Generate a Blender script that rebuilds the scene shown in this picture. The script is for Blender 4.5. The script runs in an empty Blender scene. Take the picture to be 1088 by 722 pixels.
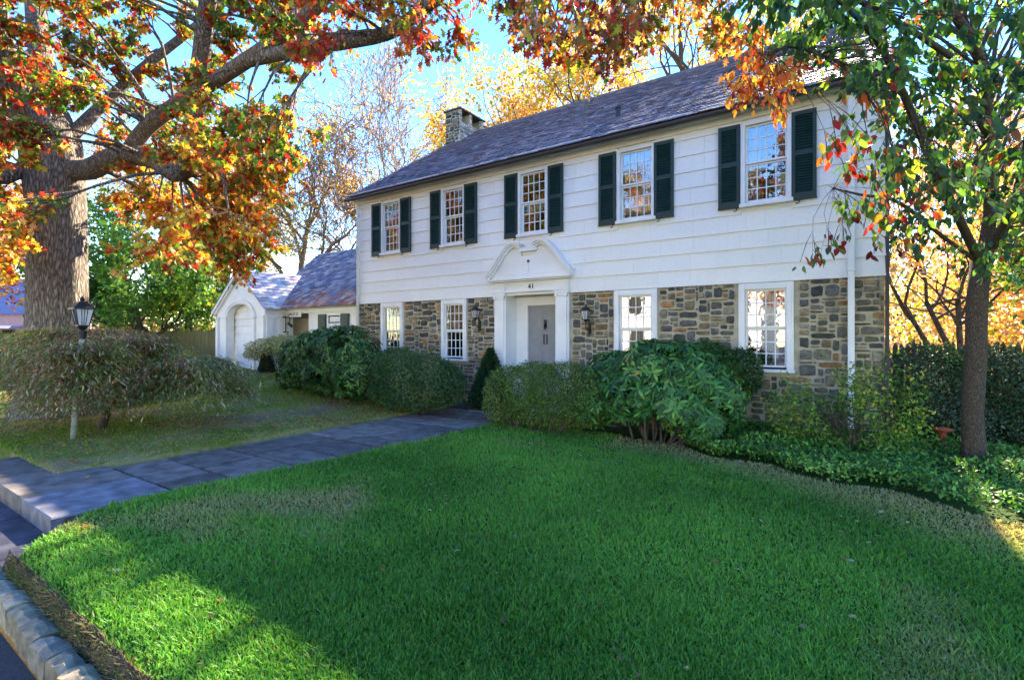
import bpy, bmesh, math, random
import numpy as np
from mathutils import Vector, Matrix
R = math.radians
random.seed(7)
rng = np.random.default_rng(11)
scene = bpy.context.scene
COL = scene.collection

# ------------------------------------------------------------------ camera, sky, sun, exposure
F_PX, CX, CY = 535.0, 544.0, 357.0
YAW = R(34.3)
CAM_Z = 1.65
cam_d = bpy.data.cameras.new('camera')
cam = bpy.data.objects.new('camera', cam_d); COL.objects.link(cam)
cam_d.sensor_width = 36.0
cam_d.lens = F_PX / 1088.0 * 36.0
cam_d.shift_y = -4.0 / 1088.0
cam_d.clip_end = 600
cam.location = (0, 0, CAM_Z)
cam.rotation_euler = (R(90), 0, YAW)
scene.camera = cam

SUN_EL, SUN_AZ = 36.0, 2.8          # degrees above horizon, degrees from +Y towards -X
w = bpy.data.worlds.new('World'); scene.world = w; w.use_nodes = True
wn = w.node_tree.nodes; wl = w.node_tree.links
bg = wn['Background']
sky = wn.new('ShaderNodeTexSky'); sky.sky_type = 'NISHITA'; sky.sun_disc = False
sky.sun_elevation = R(SUN_EL); sky.sun_rotation = R(-SUN_AZ)
sky.air_density = 1.0; sky.dust_density = 0.0; sky.ozone_density = 2.6
hs = wn.new('ShaderNodeHueSaturation'); hs.inputs['Saturation'].default_value = 1.35
hs.inputs['Hue'].default_value = 0.512
wl.new(sky.outputs[0], hs.inputs['Color']); wl.new(hs.outputs[0], bg.inputs[0])
bg.inputs[1].default_value = 0.15
sun_d = bpy.data.lights.new('sun', 'SUN'); sun_d.energy = 4.6; sun_d.angle = R(0.5)
sun_d.color = (1.0, 0.93, 0.82)
sun = bpy.data.objects.new('sun', sun_d); COL.objects.link(sun)
sv = Vector((-math.sin(R(SUN_AZ)) * math.cos(R(SUN_EL)), math.cos(R(SUN_AZ)) * math.cos(R(SUN_EL)), math.sin(R(SUN_EL))))
sun.rotation_euler = sv.to_track_quat('Z', 'Y').to_euler()
sun.location = (0, 0, 30)
scene.view_settings.view_transform = 'Standard'
scene.view_settings.look = 'None'
scene.view_settings.gamma = 1.0
scene.view_settings.exposure = 2.6
scene.view_settings.use_white_balance = True
scene.view_settings.white_balance_temperature = 7900
scene.view_settings.white_balance_tint = 12
scene.cycles.max_bounces = 7
scene.cycles.transparent_max_bounces = 8
scene.cycles.caustics_reflective = False; scene.cycles.caustics_refractive = False

# ------------------------------------------------------------------ surveying helpers (photo measurements -> metres)
RV = Vector((math.cos(YAW), math.sin(YAW), 0)); FV = Vector((-math.sin(YAW), math.cos(YAW), 0))
def ray(x, y):
    return RV * (x - CX) + FV * F_PX + Vector((0, 0, CY - y))
def onY(x, y, Y):
    d = ray(x, y); t = Y / d.y
    return Vector((d.x * t, Y, CAM_Z + d.z * t))
def onX(x, y, X):
    d = ray(x, y); t = X / d.x
    return Vector((X, d.y * t, CAM_Z + d.z * t))
def onG(x, y, z=0.0):
    d = ray(x, y); t = (z - CAM_Z) / d.z
    return Vector((d.x * t, d.y * t, z))
def pt(x, y, Z):
    return Vector((0, 0, CAM_Z)) + ray(x, y) * (Z / F_PX)

# ------------------------------------------------------------------ node materials
def newmat(name):
    m = bpy.data.materials.new(name); m.use_nodes = True
    return m, m.node_tree.nodes, m.node_tree.links, m.node_tree.nodes['Principled BSDF']
def ramp(n, stops, interp='LINEAR'):
    r = n.new('ShaderNodeValToRGB'); cr = r.color_ramp; cr.interpolation = interp
    while len(cr.elements) < len(stops): cr.elements.new(0.5)
    for e, (p, c) in zip(cr.elements, stops):
        e.position = p; e.color = (*c, 1)
    return r
def noise_mat(name, stops, scale=6, rough=0.8, bump=0.0, bscale=None, detail=6, spec=0.3, stretch=(1, 1, 1), dist=0.02):
    m, n, l, b = newmat(name)
    tc = n.new('ShaderNodeTexCoord'); mp = n.new('ShaderNodeMapping'); mp.inputs['Scale'].default_value = stretch
    l.new(tc.outputs['Object'], mp.inputs[0])
    t = n.new('ShaderNodeTexNoise'); t.inputs['Scale'].default_value = scale; t.inputs['Detail'].default_value = detail
    l.new(mp.outputs[0], t.inputs['Vector'])
    r = ramp(n, stops); l.new(t.outputs['Fac'], r.inputs[0]); l.new(r.outputs[0], b.inputs['Base Color'])
    b.inputs['Roughness'].default_value = rough; b.inputs['Specular IOR Level'].default_value = spec
    if bump:
        t2 = n.new('ShaderNodeTexNoise'); t2.inputs['Scale'].default_value = bscale or scale * 4; t2.inputs['Detail'].default_value = 8
        l.new(mp.outputs[0], t2.inputs['Vector'])
        bp = n.new('ShaderNodeBump'); bp.inputs['Strength'].default_value = bump; bp.inputs['Distance'].default_value = dist
        l.new(t2.outputs['Fac'], bp.inputs['Height']); l.new(bp.outputs[0], b.inputs['Normal'])
    return m
def attr_mat(name, rough=0.7, transl=0.0, spec=0.3, nscale=0, bump=0.0, tint=(1, 1, 1), namt=0.25, dist=0.01):
    """colour comes from each piece's own colour attribute"""
    m, n, l, b = newmat(name)
    a = n.new('ShaderNodeAttribute'); a.attribute_name = 'col'
    src = a.outputs['Color']
    if nscale:
        tc = n.new('ShaderNodeTexCoord'); t = n.new('ShaderNodeTexNoise'); t.inputs['Scale'].default_value = nscale; t.inputs['Detail'].default_value = 8
        l.new(tc.outputs['Object'], t.inputs['Vector'])
        mr = n.new('ShaderNodeMapRange'); mr.inputs[1].default_value = 0.3; mr.inputs[2].default_value = 0.7
        mr.inputs[3].default_value = 1 - namt; mr.inputs[4].default_value = 1 + namt; l.new(t.outputs['Fac'], mr.inputs[0])
        mx = n.new('ShaderNodeVectorMath'); mx.operation = 'SCALE'; l.new(src, mx.inputs[0]); l.new(mr.outputs[0], mx.inputs['Scale'])
        src = mx.outputs[0]
        if bump:
            bp = n.new('ShaderNodeBump'); bp.inputs['Strength'].default_value = bump; bp.inputs['Distance'].default_value = dist
            l.new(t.outputs['Fac'], bp.inputs['Height']); l.new(bp.outputs[0], b.inputs['Normal'])
    l.new(src, b.inputs['Base Color'])
    b.inputs['Roughness'].default_value = rough; b.inputs['Specular IOR Level'].default_value = spec
    if transl:
        out = n['Material Output']; tr = n.new('ShaderNodeBsdfTranslucent')
        vm = n.new('ShaderNodeVectorMath'); vm.operation = 'MULTIPLY'; vm.inputs[1].default_value = tint
        l.new(src, vm.inputs[0]); l.new(vm.outputs[0], tr.inputs['Color'])
        ms = n.new('ShaderNodeMixShader'); ms.inputs[0].default_value = transl
        l.new(b.outputs[0], ms.inputs[1]); l.new(tr.outputs[0], ms.inputs[2]); l.new(ms.outputs[0], out.inputs['Surface'])
    return m
def bark_mat(name, dark, light, scale=14, zs=0.16, bump=0.9, dist=0.05):
    m, n, l, b = newmat(name)
    tc = n.new('ShaderNodeTexCoord'); mp = n.new('ShaderNodeMapping'); mp.inputs['Scale'].default_value = (1, 1, zs)
    l.new(tc.outputs['Object'], mp.inputs[0])
    t0 = n.new('ShaderNodeTexNoise'); t0.inputs['Scale'].default_value = scale * .5; t0.inputs['Detail'].default_value = 5
    l.new(mp.outputs[0], t0.inputs['Vector'])
    ad = n.new('ShaderNodeMixRGB'); ad.blend_type = 'ADD'; ad.inputs[0].default_value = 0.12
    l.new(mp.outputs[0], ad.inputs[1]); l.new(t0.outputs['Color'], ad.inputs[2])
    v = n.new('ShaderNodeTexVoronoi'); v.feature = 'DISTANCE_TO_EDGE'; v.inputs['Scale'].default_value = scale
    l.new(ad.outputs[0], v.inputs['Vector'])
    t = n.new('ShaderNodeTexNoise'); t.inputs['Scale'].default_value = scale * 2.2; t.inputs['Detail'].default_value = 8
    l.new(mp.outputs[0], t.inputs['Vector'])
    mu = n.new('ShaderNodeMath'); mu.operation = 'MULTIPLY'; mu.inputs[1].default_value = 2.2; mu.use_clamp = True
    l.new(v.outputs['Distance'], mu.inputs[0])
    mx = n.new('ShaderNodeMath'); mx.operation = 'MULTIPLY_ADD'; mx.inputs[1].default_value = 0.6
    l.new(mu.outputs[0], mx.inputs[0]); 
    m3 = n.new('ShaderNodeMath'); m3.operation = 'MULTIPLY'; m3.inputs[1].default_value = 0.7; l.new(t.outputs['Fac'], m3.inputs[0]); l.new(m3.outputs[0], mx.inputs[2])
    r = ramp(n, [(0.25, dark), (0.85, light)]); l.new(mx.outputs[0], r.inputs[0]); l.new(r.outputs[0], b.inputs['Base Color'])
    bp = n.new('ShaderNodeBump'); bp.inputs['Strength'].default_value = bump; bp.inputs['Distance'].default_value = dist
    l.new(mx.outputs[0], bp.inputs['Height']); l.new(bp.outputs[0], b.inputs['Normal'])
    b.inputs['Roughness'].default_value = 0.9; b.inputs['Specular IOR Level'].default_value = 0.15
    return m
def flat_mat(name, c, rough=0.6, metal=0.0, spec=0.4):
    return noise_mat(name, [(0.3, tuple(v * 0.9 for v in c)), (0.7, tuple(min(1, v * 1.08) for v in c))], 5, rough, 0.05, 60, spec=spec)

M = {}
M['white'] = noise_mat('white_paint', [(0.25, (0.68, 0.685, 0.69)), (0.6, (0.78, 0.78, 0.775)), (0.8, (0.80, 0.80, 0.79))], 2.5, 0.55, 0.12, 45, dist=0.004)
M['siding'] = attr_mat('painted_shingle', 0.6, 0, 0.3, 16, 0.25, namt=0.035, dist=0.004)
M['stone'] = attr_mat('fieldstone', 0.85, 0, 0.25, 13, 0.9, namt=0.42, dist=0.02)
M['slate'] = attr_mat('roof_slate', 0.62, 0, 0.35, 9, 0.4, namt=0.22)
M['mortar'] = noise_mat('mortar', [(0.3, (0.26, 0.23, 0.15)), (0.5, (0.42, 0.38, 0.28)), (0.7, (0.5, 0.46, 0.36))], 5, 0.95, 0.8, 45)
M['green'] = noise_mat('shutter_green', [(0.3, (0.008, 0.028, 0.026)), (0.7, (0.014, 0.043, 0.04))], 6, 0.45, 0.1, 40)
M['black'] = flat_mat('black_iron', (0.012, 0.012, 0.014), 0.45)
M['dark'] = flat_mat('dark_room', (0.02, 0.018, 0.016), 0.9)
M['curtain'] = noise_mat('curtain', [(0.4, (0.30, 0.25, 0.18)), (0.6, (0.52, 0.47, 0.38))], 9, 0.8, stretch=(3, 1, 0.1))
M['grey_door'] = flat_mat('grey_door_paint', (0.23, 0.24, 0.26), 0.45)
M['brown_metal'] = flat_mat('gutter_bronze', (0.05, 0.035, 0.03), 0.5)
M['conduit'] = flat_mat('dark_conduit', (0.05, 0.045, 0.05), 0.6)
M['beige'] = flat_mat('beige_board', (0.48, 0.42, 0.33), 0.7)
M['bark'] = bark_mat('oak_bark', (0.05, 0.04, 0.032), (0.36, 0.31, 0.26), 21, .2)
M['bark2'] = bark_mat('dogwood_bark', (0.03, 0.022, 0.016), (0.17, 0.125, 0.095), 45, 0.4, 0.9, 0.015)
M['twig'] = noise_mat('twig_bark', [(0.3, (0.03, 0.02, 0.015)), (0.7, (0.11, 0.08, 0.06))], 15, 0.9, 0.5, 60, stretch=(1, 1, .3))
M['paletwig'] = noise_mat('pale_twig_bark', [(0.3, (0.12, 0.085, 0.065)), (0.7, (0.30, 0.22, 0.17))], 8, 0.9, 0.5, 60, stretch=(1, 1, .3))
M['asphalt'] = noise_mat('asphalt', [(0.35, (0.028, 0.03, 0.04)), (0.65, (0.06, 0.062, 0.075))], 45, 0.8, 0.8, 160)
M['bluestone'] = attr_mat('bluestone', 0.75, 0, 0.3, 5, 0.7, namt=0.5, dist=0.015)
M['kerb'] = attr_mat('kerb_granite', 0.85, 0, 0.3, 14, 0.9, namt=0.4, dist=0.02)
M['dirt'] = noise_mat('bare_soil', [(0.3, (0.02, 0.014, 0.01)), (0.55, (0.07, 0.05, 0.032)), (0.8, (0.16, 0.13, 0.09))], 14, 1, 1.0, 60)
M['fence'] = noise_mat('weathered_fence', [(0.3, (0.05, 0.04, 0.028)), (0.7, (0.2, 0.165, 0.12))], 6, 0.9, 0.6, 30, stretch=(4, 4, .3))
M['fence_green'] = noise_mat('mossy_fence', [(0.3, (0.06, 0.055, 0.02)), (0.7, (0.2, 0.18, 0.08))], 6, 0.9, 0.6, 30, stretch=(4, 4, .3))
M['leaf'] = attr_mat('leaf', 0.5, 0.45, 0.35, tint=(1.7, 1.5, 0.9))
M['waxy'] = attr_mat('waxy_leaf', 0.5, 0.22, 0.25, tint=(1.5, 1.5, 0.7))
M['grass'] = attr_mat('grass_blade', 0.55, 0.35, 0.3, tint=(1.5, 1.3, 0.6))
def glass_mat():
    m, n, l, b = newmat('window_glass')
    out = n['Material Output']
    gl = n.new('ShaderNodeBsdfGlossy'); gl.inputs['Roughness'].default_value = 0.01
    tr = n.new('ShaderNodeBsdfTransparent'); fr = n.new('ShaderNodeFresnel'); fr.inputs['IOR'].default_value = 1.9
    mm = n.new('ShaderNodeMath'); mm.operation = 'MULTIPLY_ADD'; mm.inputs[1].default_value = 1.3; mm.inputs[2].default_value = 0.06; mm.use_clamp = True
    tc = n.new('ShaderNodeTexCoord'); t = n.new('ShaderNodeTexNoise'); t.inputs['Scale'].default_value = 6; l.new(tc.outputs['Object'], t.inputs['Vector'])
    bp = n.new('ShaderNodeBump'); bp.inputs['Strength'].default_value = 0.12; bp.inputs['Distance'].default_value = 0.01
    l.new(t.outputs['Fac'], bp.inputs['Height']); l.new(bp.outputs[0], gl.inputs['Normal'])
    l.new(fr.outputs[0], mm.inputs[0]); ms = n.new('ShaderNodeMixShader'); l.new(mm.outputs[0], ms.inputs[0])
    l.new(tr.outputs[0], ms.inputs[1]); l.new(gl.outputs[0], ms.inputs[2]); l.new(ms.outputs[0], out.inputs['Surface'])
    return m
M['glass'] = glass_mat()
M['frost'] = flat_mat('lantern_glass', (0.55, 0.56, 0.58), 0.25)
def ground_mat(name, stops, s1=0.6, s2=9, mossy=None):
    m, n, l, b = newmat(name)
    tc = n.new('ShaderNodeTexCoord')
    a = n.new('ShaderNodeTexNoise'); a.inputs['Scale'].default_value = s1; a.inputs['Detail'].default_value = 8; l.new(tc.outputs['Object'], a.inputs['Vector'])
    c = n.new('ShaderNodeTexNoise'); c.inputs['Scale'].default_value = s2; c.inputs['Detail'].default_value = 8; l.new(tc.outputs['Object'], c.inputs['Vector'])
    mx = n.new('ShaderNodeMath'); mx.operation = 'ADD'; l.new(a.outputs['Fac'], mx.inputs[0])
    m2 = n.new('ShaderNodeMath'); m2.operation = 'MULTIPLY'; m2.inputs[1].default_value = 0.35; l.new(c.outputs['Fac'], m2.inputs[0]); l.new(m2.outputs[0], mx.inputs[1])
    r = ramp(n, stops); l.new(mx.outputs[0], r.inputs[0]); l.new(r.outputs[0], b.inputs['Base Color'])
    bp = n.new('ShaderNodeBump'); bp.inputs['Strength'].default_value = 0.8; bp.inputs['Distance'].default_value = 0.03
    l.new(c.outputs['Fac'], bp.inputs['Height']); l.new(bp.outputs[0], b.inputs['Normal'])
    b.inputs['Roughness'].default_value = 0.95; b.inputs['Specular IOR Level'].default_value = 0.1
    return m
M['lawn'] = ground_mat('lawn_soil', [(0.45, (0.018, 0.05, 0.008)), (0.7, (0.035, 0.07, 0.012)), (0.9, (0.10, 0.085, 0.04))])
M['moss'] = ground_mat('mossy_turf', [(0.42, (0.05, 0.085, 0.012)), (0.56, (0.13, 0.16, 0.025)), (0.68, (0.26, 0.21, 0.09)), (0.85, (0.20, 0.14, 0.09))], 0.9, 14)
M['ground'] = ground_mat('leafy_ground', [(0.45, (0.05, 0.06, 0.02)), (0.62, (0.12, 0.10, 0.04)), (0.8, (0.2, 0.13, 0.06))], 0.4, 6)

# ------------------------------------------------------------------ mesh helpers
def link(name, verts, faces, mat, parent=None, smooth=False, cols=None):
    me = bpy.data.meshes.new(name)
    me.from_pydata([tuple(v) for v in verts], [], faces)
    me.materials.append(mat)
    if smooth:
        me.polygons.foreach_set('use_smooth', [True] * len(me.polygons))
    if cols is not None:
        a = me.color_attributes.new('col', 'FLOAT_COLOR', 'POINT')
        c = np.ones((len(verts), 4), dtype=np.float32); c[:, :3] = np.array(cols, dtype=np.float32)
        a.data.foreach_set('color', c.ravel())
    me.update()
    o = bpy.data.objects.new(name, me); COL.objects.link(o)
    if parent: o.parent = parent; o.matrix_parent_inverse = Matrix.Translation(-parent.location)
    return o
def thing(name, label, cat, loc=(0, 0, 0), group=None):
    o = bpy.data.objects.new(name, None); COL.objects.link(o); o.location = loc
    o.empty_display_size = 0.2
    o['label'] = label; o['category'] = cat
    if group: o['group'] = group
    return o
def tag(o, label, cat, group=None, kind=None):
    o['label'] = label; o['category'] = cat
    if group: o['group'] = group
    if kind: o['kind'] = kind
    return o
def struct(o): o['kind'] = 'structure'; return o
class MB:
    def __init__(s): s.v = []; s.f = []; s.c = []
    def add(s, vs, fs, c=(1, 1, 1)):
        b = len(s.v); s.v += [tuple(v) for v in vs]; s.f += [[i + b for i in f] for f in fs]; s.c += [c] * len(vs)
    def box(s, x0, x1, y0, y1, z0, z1, c=(1, 1, 1)):
        s.add([(x0, y0, z0), (x1, y0, z0), (x1, y1, z0), (x0, y1, z0), (x0, y0, z1), (x1, y0, z1), (x1, y1, z1), (x0, y1, z1)],
              [(0, 3, 2, 1), (4, 5, 6, 7), (0, 1, 5, 4), (1, 2, 6, 5), (2, 3, 7, 6), (3, 0, 4, 7)], c)
    def prism_y(s, outline, y0, y1, c=(1, 1, 1)):
        """outline in (x,z), extruded along y; convex or concave"""
        n = len(outline)
        vs = [(x, y0, z) for x, z in outline] + [(x, y1, z) for x, z in outline]
        s.add(vs, [list(range(n)), list(range(2 * n - 1, n - 1, -1))] + [(i, i + n, (i + 1) % n + n, (i + 1) % n) for i in range(n)], c)
    def prism_x(s, outline, x0, x1, c=(1, 1, 1)):
        n = len(outline)
        vs = [(x0, y, z) for y, z in outline] + [(x1, y, z) for y, z in outline]
        s.add(vs, [list(range(n)), list(range(2 * n - 1, n - 1, -1))] + [(i, i + n, (i + 1) % n + n, (i + 1) % n) for i in range(n)], c)
    def tube(s, pts, radii, seg=8, cap=True, c=(1, 1, 1), wob=0.0):
        pts = [Vector(p) for p in pts]; n = len(pts)
        vs = []; up = Vector((0.13, 0.21, 1)).normalized(); prev = None
        for i, p in enumerate(pts):
            d = (pts[min(i + 1, n - 1)] - pts[max(i - 1, 0)])
            d = d.normalized() if d.length > 1e-9 else Vector((0, 0, 1))
            if prev is None:
                a = d.cross(Vector((1, 0, 0)) if abs(d.x) < .8 else Vector((0, 1, 0))).normalized()
            else:
                a = (prev - d * prev.dot(d)); a = a.normalized() if a.length > 1e-6 else d.orthogonal().normalized()
            prev = a; b = d.cross(a)
            for k in range(seg):
                t = 2 * math.pi * k / seg
                r = radii[i] * (1 + (wob * (math.sin(5 * t + i * .35) * .5 + math.sin(9 * t - i * .2 + 1) * .5 + random.uniform(-.5, .5)) if wob else 0))
                vs.append(p + (a * math.cos(t) + b * math.sin(t)) * r)
        fs = []
        for i in range(n - 1):
            for k in range(seg):
                k2 = (k + 1) % seg
                fs.append((i * seg + k, i * seg + k2, (i + 1) * seg + k2, (i + 1) * seg + k))
        if cap: fs.append(tuple(range(seg - 1, -1, -1))); fs.append(tuple(range((n - 1) * seg, n * seg)))
        s.add(vs, fs, c)
    def lathe(s, prof, cx, cy, seg=20, c=(1, 1, 1)):
        vs = []; n = len(prof)
        for r, z in prof:
            for k in range(seg):
                t = 2 * math.pi * k / seg; vs.append((cx + r * math.cos(t), cy + r * math.sin(t), z))
        fs = [(i * seg + k, i * seg + (k + 1) % seg, (i + 1) * seg + (k + 1) % seg, (i + 1) * seg + k) for i in range(n - 1) for k in range(seg)]
        fs.append(tuple(range(seg - 1, -1, -1))); fs.append(tuple(range((n - 1) * seg, n * seg)))
        s.add(vs, fs, c)
    def build(s, name, mat, parent=None, smooth=False, bevel=0.0):
        o = link(name, s.v, s.f, mat, parent, smooth, s.c)
        if bevel:
            md = o.modifiers.new('bevel', 'BEVEL'); md.width = bevel; md.segments = 2; md.limit_method = 'ANGLE'
        return o

def fbm(x, y, seed=0, oct=4):
    """cheap smooth pseudo-noise for arrays, about -1..1"""
    r = np.random.default_rng(seed); out = 0; amp = 1; tot = 0
    for k in range(oct):
        s = 0
        for j in range(4):
            a = r.uniform(0, 6.28); fq = (1.0 + r.uniform(-.3, .3)) * 2 ** k
            s = s + np.sin((x * math.cos(a) + y * math.sin(a)) * fq + r.uniform(0, 6.28) + 1.3 * np.sin((x * math.sin(a) - y * math.cos(a)) * fq * .7 + r.uniform(0, 6)))
        out = out + amp * s / 2.2; tot += amp; amp *= .55
    return out / tot

# leaf outlines: half outline (x,y) from base to tip
SHAPES = {
    'oak': [(0.03, .0), (.05, .15), (.24, .22), (.12, .36), (.42, .50), (.15, .60), (.30, .82), (.10, .80), (0, 1.05)],
    'oval': [(.0, 0), (.24, .25), (.28, .5), (.16, .8), (0, 1)],
    'lance': [(.0, 0), (.12, .3), (.13, .6), (.06, .88), (0, 1)],
    'quad': [(.0, 0), (.33, .5), (0, 1)],
    'maple': [(.02, 0), (.3, .05), (.2, .25), (.55, .45), (.2, .5), (.22, .75), (0, 1)],
    'needle': [(.0, 0), (.07, .5), (0, 1)],
}
def rand_unit(n):
    v = rng.normal(size=(n, 3)); return v / np.linalg.norm(v, axis=1, keepdims=True)
def nrm(v): return v / np.maximum(np.linalg.norm(v, axis=1, keepdims=True), 1e-9)
def leaf_mesh(name, P, T, Nn, size, col, shape, mat, parent=None, fold=0.12, width=1.0):
    P = np.asarray(P, dtype=np.float64); n = len(P)
    T = nrm(T); Nn = nrm(Nn - T * np.sum(T * Nn, axis=1, keepdims=True)); B = np.cross(T, Nn)
    half = SHAPES[shape]; mid = half[1:-1]
    if shape in ('quad', 'needle', 'oval', 'lance') and True:
        loc = [(0, 0, 0)] + [(x * width, y, fold * x * 2) for x, y in mid] + [(0, 1, 0)] + [(-x * width, y, fold * x * 2) for x, y in reversed(mid)]
    else:
        loc = [(0, 0, 0)] + [(x * width, y, fold * x) for x, y in mid] + [(0, half[-1][1], 0)] + [(-x * width, y, fold * x) for x, y in reversed(mid)]
    loc = np.array(loc); m = len(loc); tip = len(mid) + 1
    bend = -0.12 * loc[:, 1] ** 2
    V = P[:, None, :] + size[:, None, None] * (loc[None, :, 0:1] * B[:, None, :] + loc[None, :, 1:2] * T[:, None, :] + (loc[:, 2] + bend)[None, :, None] * Nn[:, None, :])
    V = V.reshape(-1, 3)
    fA = list(range(0, tip + 1)); fB = [0] + list(range(tip, m))
    if shape == 'quad' and fold == 0:
        faces = [list(range(m))]
    else: faces = [fA, fB]
    idx = np.concatenate([np.array(f) for f in faces]); tot = np.array([len(f) for f in faces]); nf = len(faces)
    base = (np.arange(n) * m)[:, None]
    loops = (base + idx[None, :]).ravel().astype(np.int32)
    totals = np.tile(tot, n).astype(np.int32); starts = np.concatenate([[0], np.cumsum(totals)[:-1]]).astype(np.int32)
    me = bpy.data.meshes.new(name)
    me.vertices.add(len(V)); me.vertices.foreach_set('co', V.ravel().astype(np.float32))
    me.loops.add(len(loops)); me.loops.foreach_set('vertex_index', loops)
    me.polygons.add(len(totals)); me.polygons.foreach_set('loop_start', starts); me.polygons.foreach_set('loop_total', totals)
    a = me.color_attributes.new('col', 'FLOAT_COLOR', 'POINT')
    c = np.ones((len(V), 4), dtype=np.float32); c[:, :3] = np.repeat(col, m, axis=0); a.data.foreach_set('color', c.ravel())
    me.materials.append(mat); me.update(calc_edges=True)
    o = bpy.data.objects.new(name, me); COL.objects.link(o)
    if parent: o.parent = parent; o.matrix_parent_inverse = Matrix.Translation(-parent.location)
    return o
def palette(P, cols, weights, seed=1, fscale=1.0, jit=0.25, clump=.5):
    """each leaf takes a colour; neighbours tend to share one"""
    n = len(P); cols = np.array(cols); wts = np.array(weights, float); wts /= wts.sum()
    f = fbm(P[:, 0] * fscale + P[:, 2] * .7 * fscale, P[:, 1] * fscale - P[:, 2] * .9 * fscale, seed, 3)
    rk = np.argsort(np.argsort(f)) / n
    u = np.clip(rk * clump + rng.uniform(0, 1, n) * (1 - clump), 0, .9999)
    uu = np.argsort(np.argsort(u)) / n
    k = np.searchsorted(np.cumsum(wts), uu, side='right').clip(0, len(cols) - 1)
    c = cols[k] * (1 + rng.uniform(-jit, jit, (n, 1))) * (1 + rng.uniform(-.12, .12, (n, 3)))
    return np.clip(c, 0.002, .95)

# ------------------------------------------------------------------ GROUND, STREET, PATH
LAWN_E = .99
def grid_sheet(name, xs, ys, hfun, mat, skirt=0.0):
    nx, ny = len(xs), len(ys); X, Y = np.meshgrid(xs, ys); Z = hfun(X, Y)
    v = np.stack([X, Y, Z], -1).reshape(-1, 3).tolist()
    f = [(j * nx + i, j * nx + i + 1, (j + 1) * nx + i + 1, (j + 1) * nx + i) for j in range(ny - 1) for i in range(nx - 1)]
    return link(name, v, f, mat, smooth=True)
def lawn_h(X, Y):
    return 0.02 * fbm(X * .8, Y * .8, 3, 3) + 0.03 * np.exp(-((Y - 3) / 2.0) ** 2)
def lawn_left_edge(Y):       # boundary between the lawn and the flagstones
    return np.interp(Y, [.9, 1.02, 1.33, 1.7, 2.3, 4, 5.5, 7.6, 9.6], [-5.1, -5.18, -5.58, -5.90, -5.92, -5.8, -5.74, -5.64, -5.6]) + .012 * np.sin(Y * 9) + .01 * np.sin(Y * 23)
# main lawn, warped so that its left side follows the path
ys = np.concatenate([[LAWN_E - .02, LAWN_E], np.linspace(LAWN_E + .05, 9.55, 80)]); xs = np.linspace(0, 1, 90)
U, Yg = np.meshgrid(xs, ys)
XL = lawn_left_edge(Yg); Xg = XL + (9.0 - XL) * U ** 1.3
Zg = lawn_h(Xg, Yg)
edge = np.clip((Yg - LAWN_E) / 0.12, 0, 1); le = np.clip((Xg - XL) / 0.10, 0, 1)
Zg = Zg - 0.05 * (1 - edge) - 0.04 * (1 - le) * (Yg > 1.7)
Zg[0, :] = -0.30
Zg[1, :] -= .02
Yg = Yg + (0.035 * fbm(Xg * 4, Xg * 0 + 2, 8, 3)) * (Yg < LAWN_E + .3)
Zg[:, 0] = -0.2
v = np.stack([Xg, Yg, Zg], -1).reshape(-1, 3).tolist(); nx = len(xs)
f = [(j * nx + i, j * nx + i + 1, (j + 1) * nx + i + 1, (j + 1) * nx + i) for j in range(len(ys) - 1) for i in range(nx - 1)]
struct(link('lawn', v, f, M['lawn'], smooth=True))
def lawn_z(x, y): return float(lawn_h(np.array(x), np.array(y)))
# left lawn, rising gently towards the wing
def left_h(X, Y):
    s = np.clip((-7.8 - X) / 7.0, 0, 1); s = s * s * (3 - 2 * s)
    t = np.clip((Y - 3.5) / 5.0, 0, 1)
    return 0.03 + 0.5 * s * t + 0.12 * np.exp(-((X + 10.0) ** 2 + (Y - 4.0) ** 2) / 5) + 0.02 * fbm(X * 1.2, Y * 1.2, 5, 3)
xs = np.concatenate([np.linspace(-7.72, -16, 70), np.linspace(-16.5, -60, 30)]); ys = np.concatenate([np.linspace(1.78, 12, 90), np.linspace(12.5, 26, 16)])
X, Y = np.meshgrid(xs, ys); Z = left_h(X, Y) ; Z[:, 0] = -0.2; Z[0, :] = -.2
X[:, :2] += 0.04 * fbm(Y[:, :2] * 3, Y[:, :2] * 0, 4, 3)
nx = len(xs); v = np.stack([X, Y, Z], -1).reshape(-1, 3).tolist()
f = [(j * nx + i, (j + 1) * nx + i, (j + 1) * nx + i + 1, j * nx + i + 1) for j in range(len(ys) - 1) for i in range(nx - 1)]
struct(link('left_lawn', v, f, M['moss'], smooth=True))
# ground beyond
xs = np.concatenate([np.linspace(-200, -30, 12), np.linspace(-25, 25, 40), np.linspace(30, 200, 12)]); ys = np.concatenate([np.linspace(1.95, 30, 30), np.linspace(35, 300, 20)])
struct(grid_sheet('ground', xs, ys, lambda X, Y: -0.07 + 0.0 * X, M['ground']))
# flower bed soil along the house
bed = MB(); bed.box(-11.6, 1.1, 8.75, 9.57, -0.2, 0.035)
b1 = bed.build('flower_bed', M['dirt']); struct(b1)
# street: rises up to the kerb
xs = np.linspace(-90, 90, 60); ys = np.concatenate([np.linspace(-120, -12, 12), np.linspace(-11, .81, 20)])
struct(grid_sheet('street', xs, ys, lambda X, Y: -0.225 - 0.0 * Y, M['asphalt']))
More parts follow.
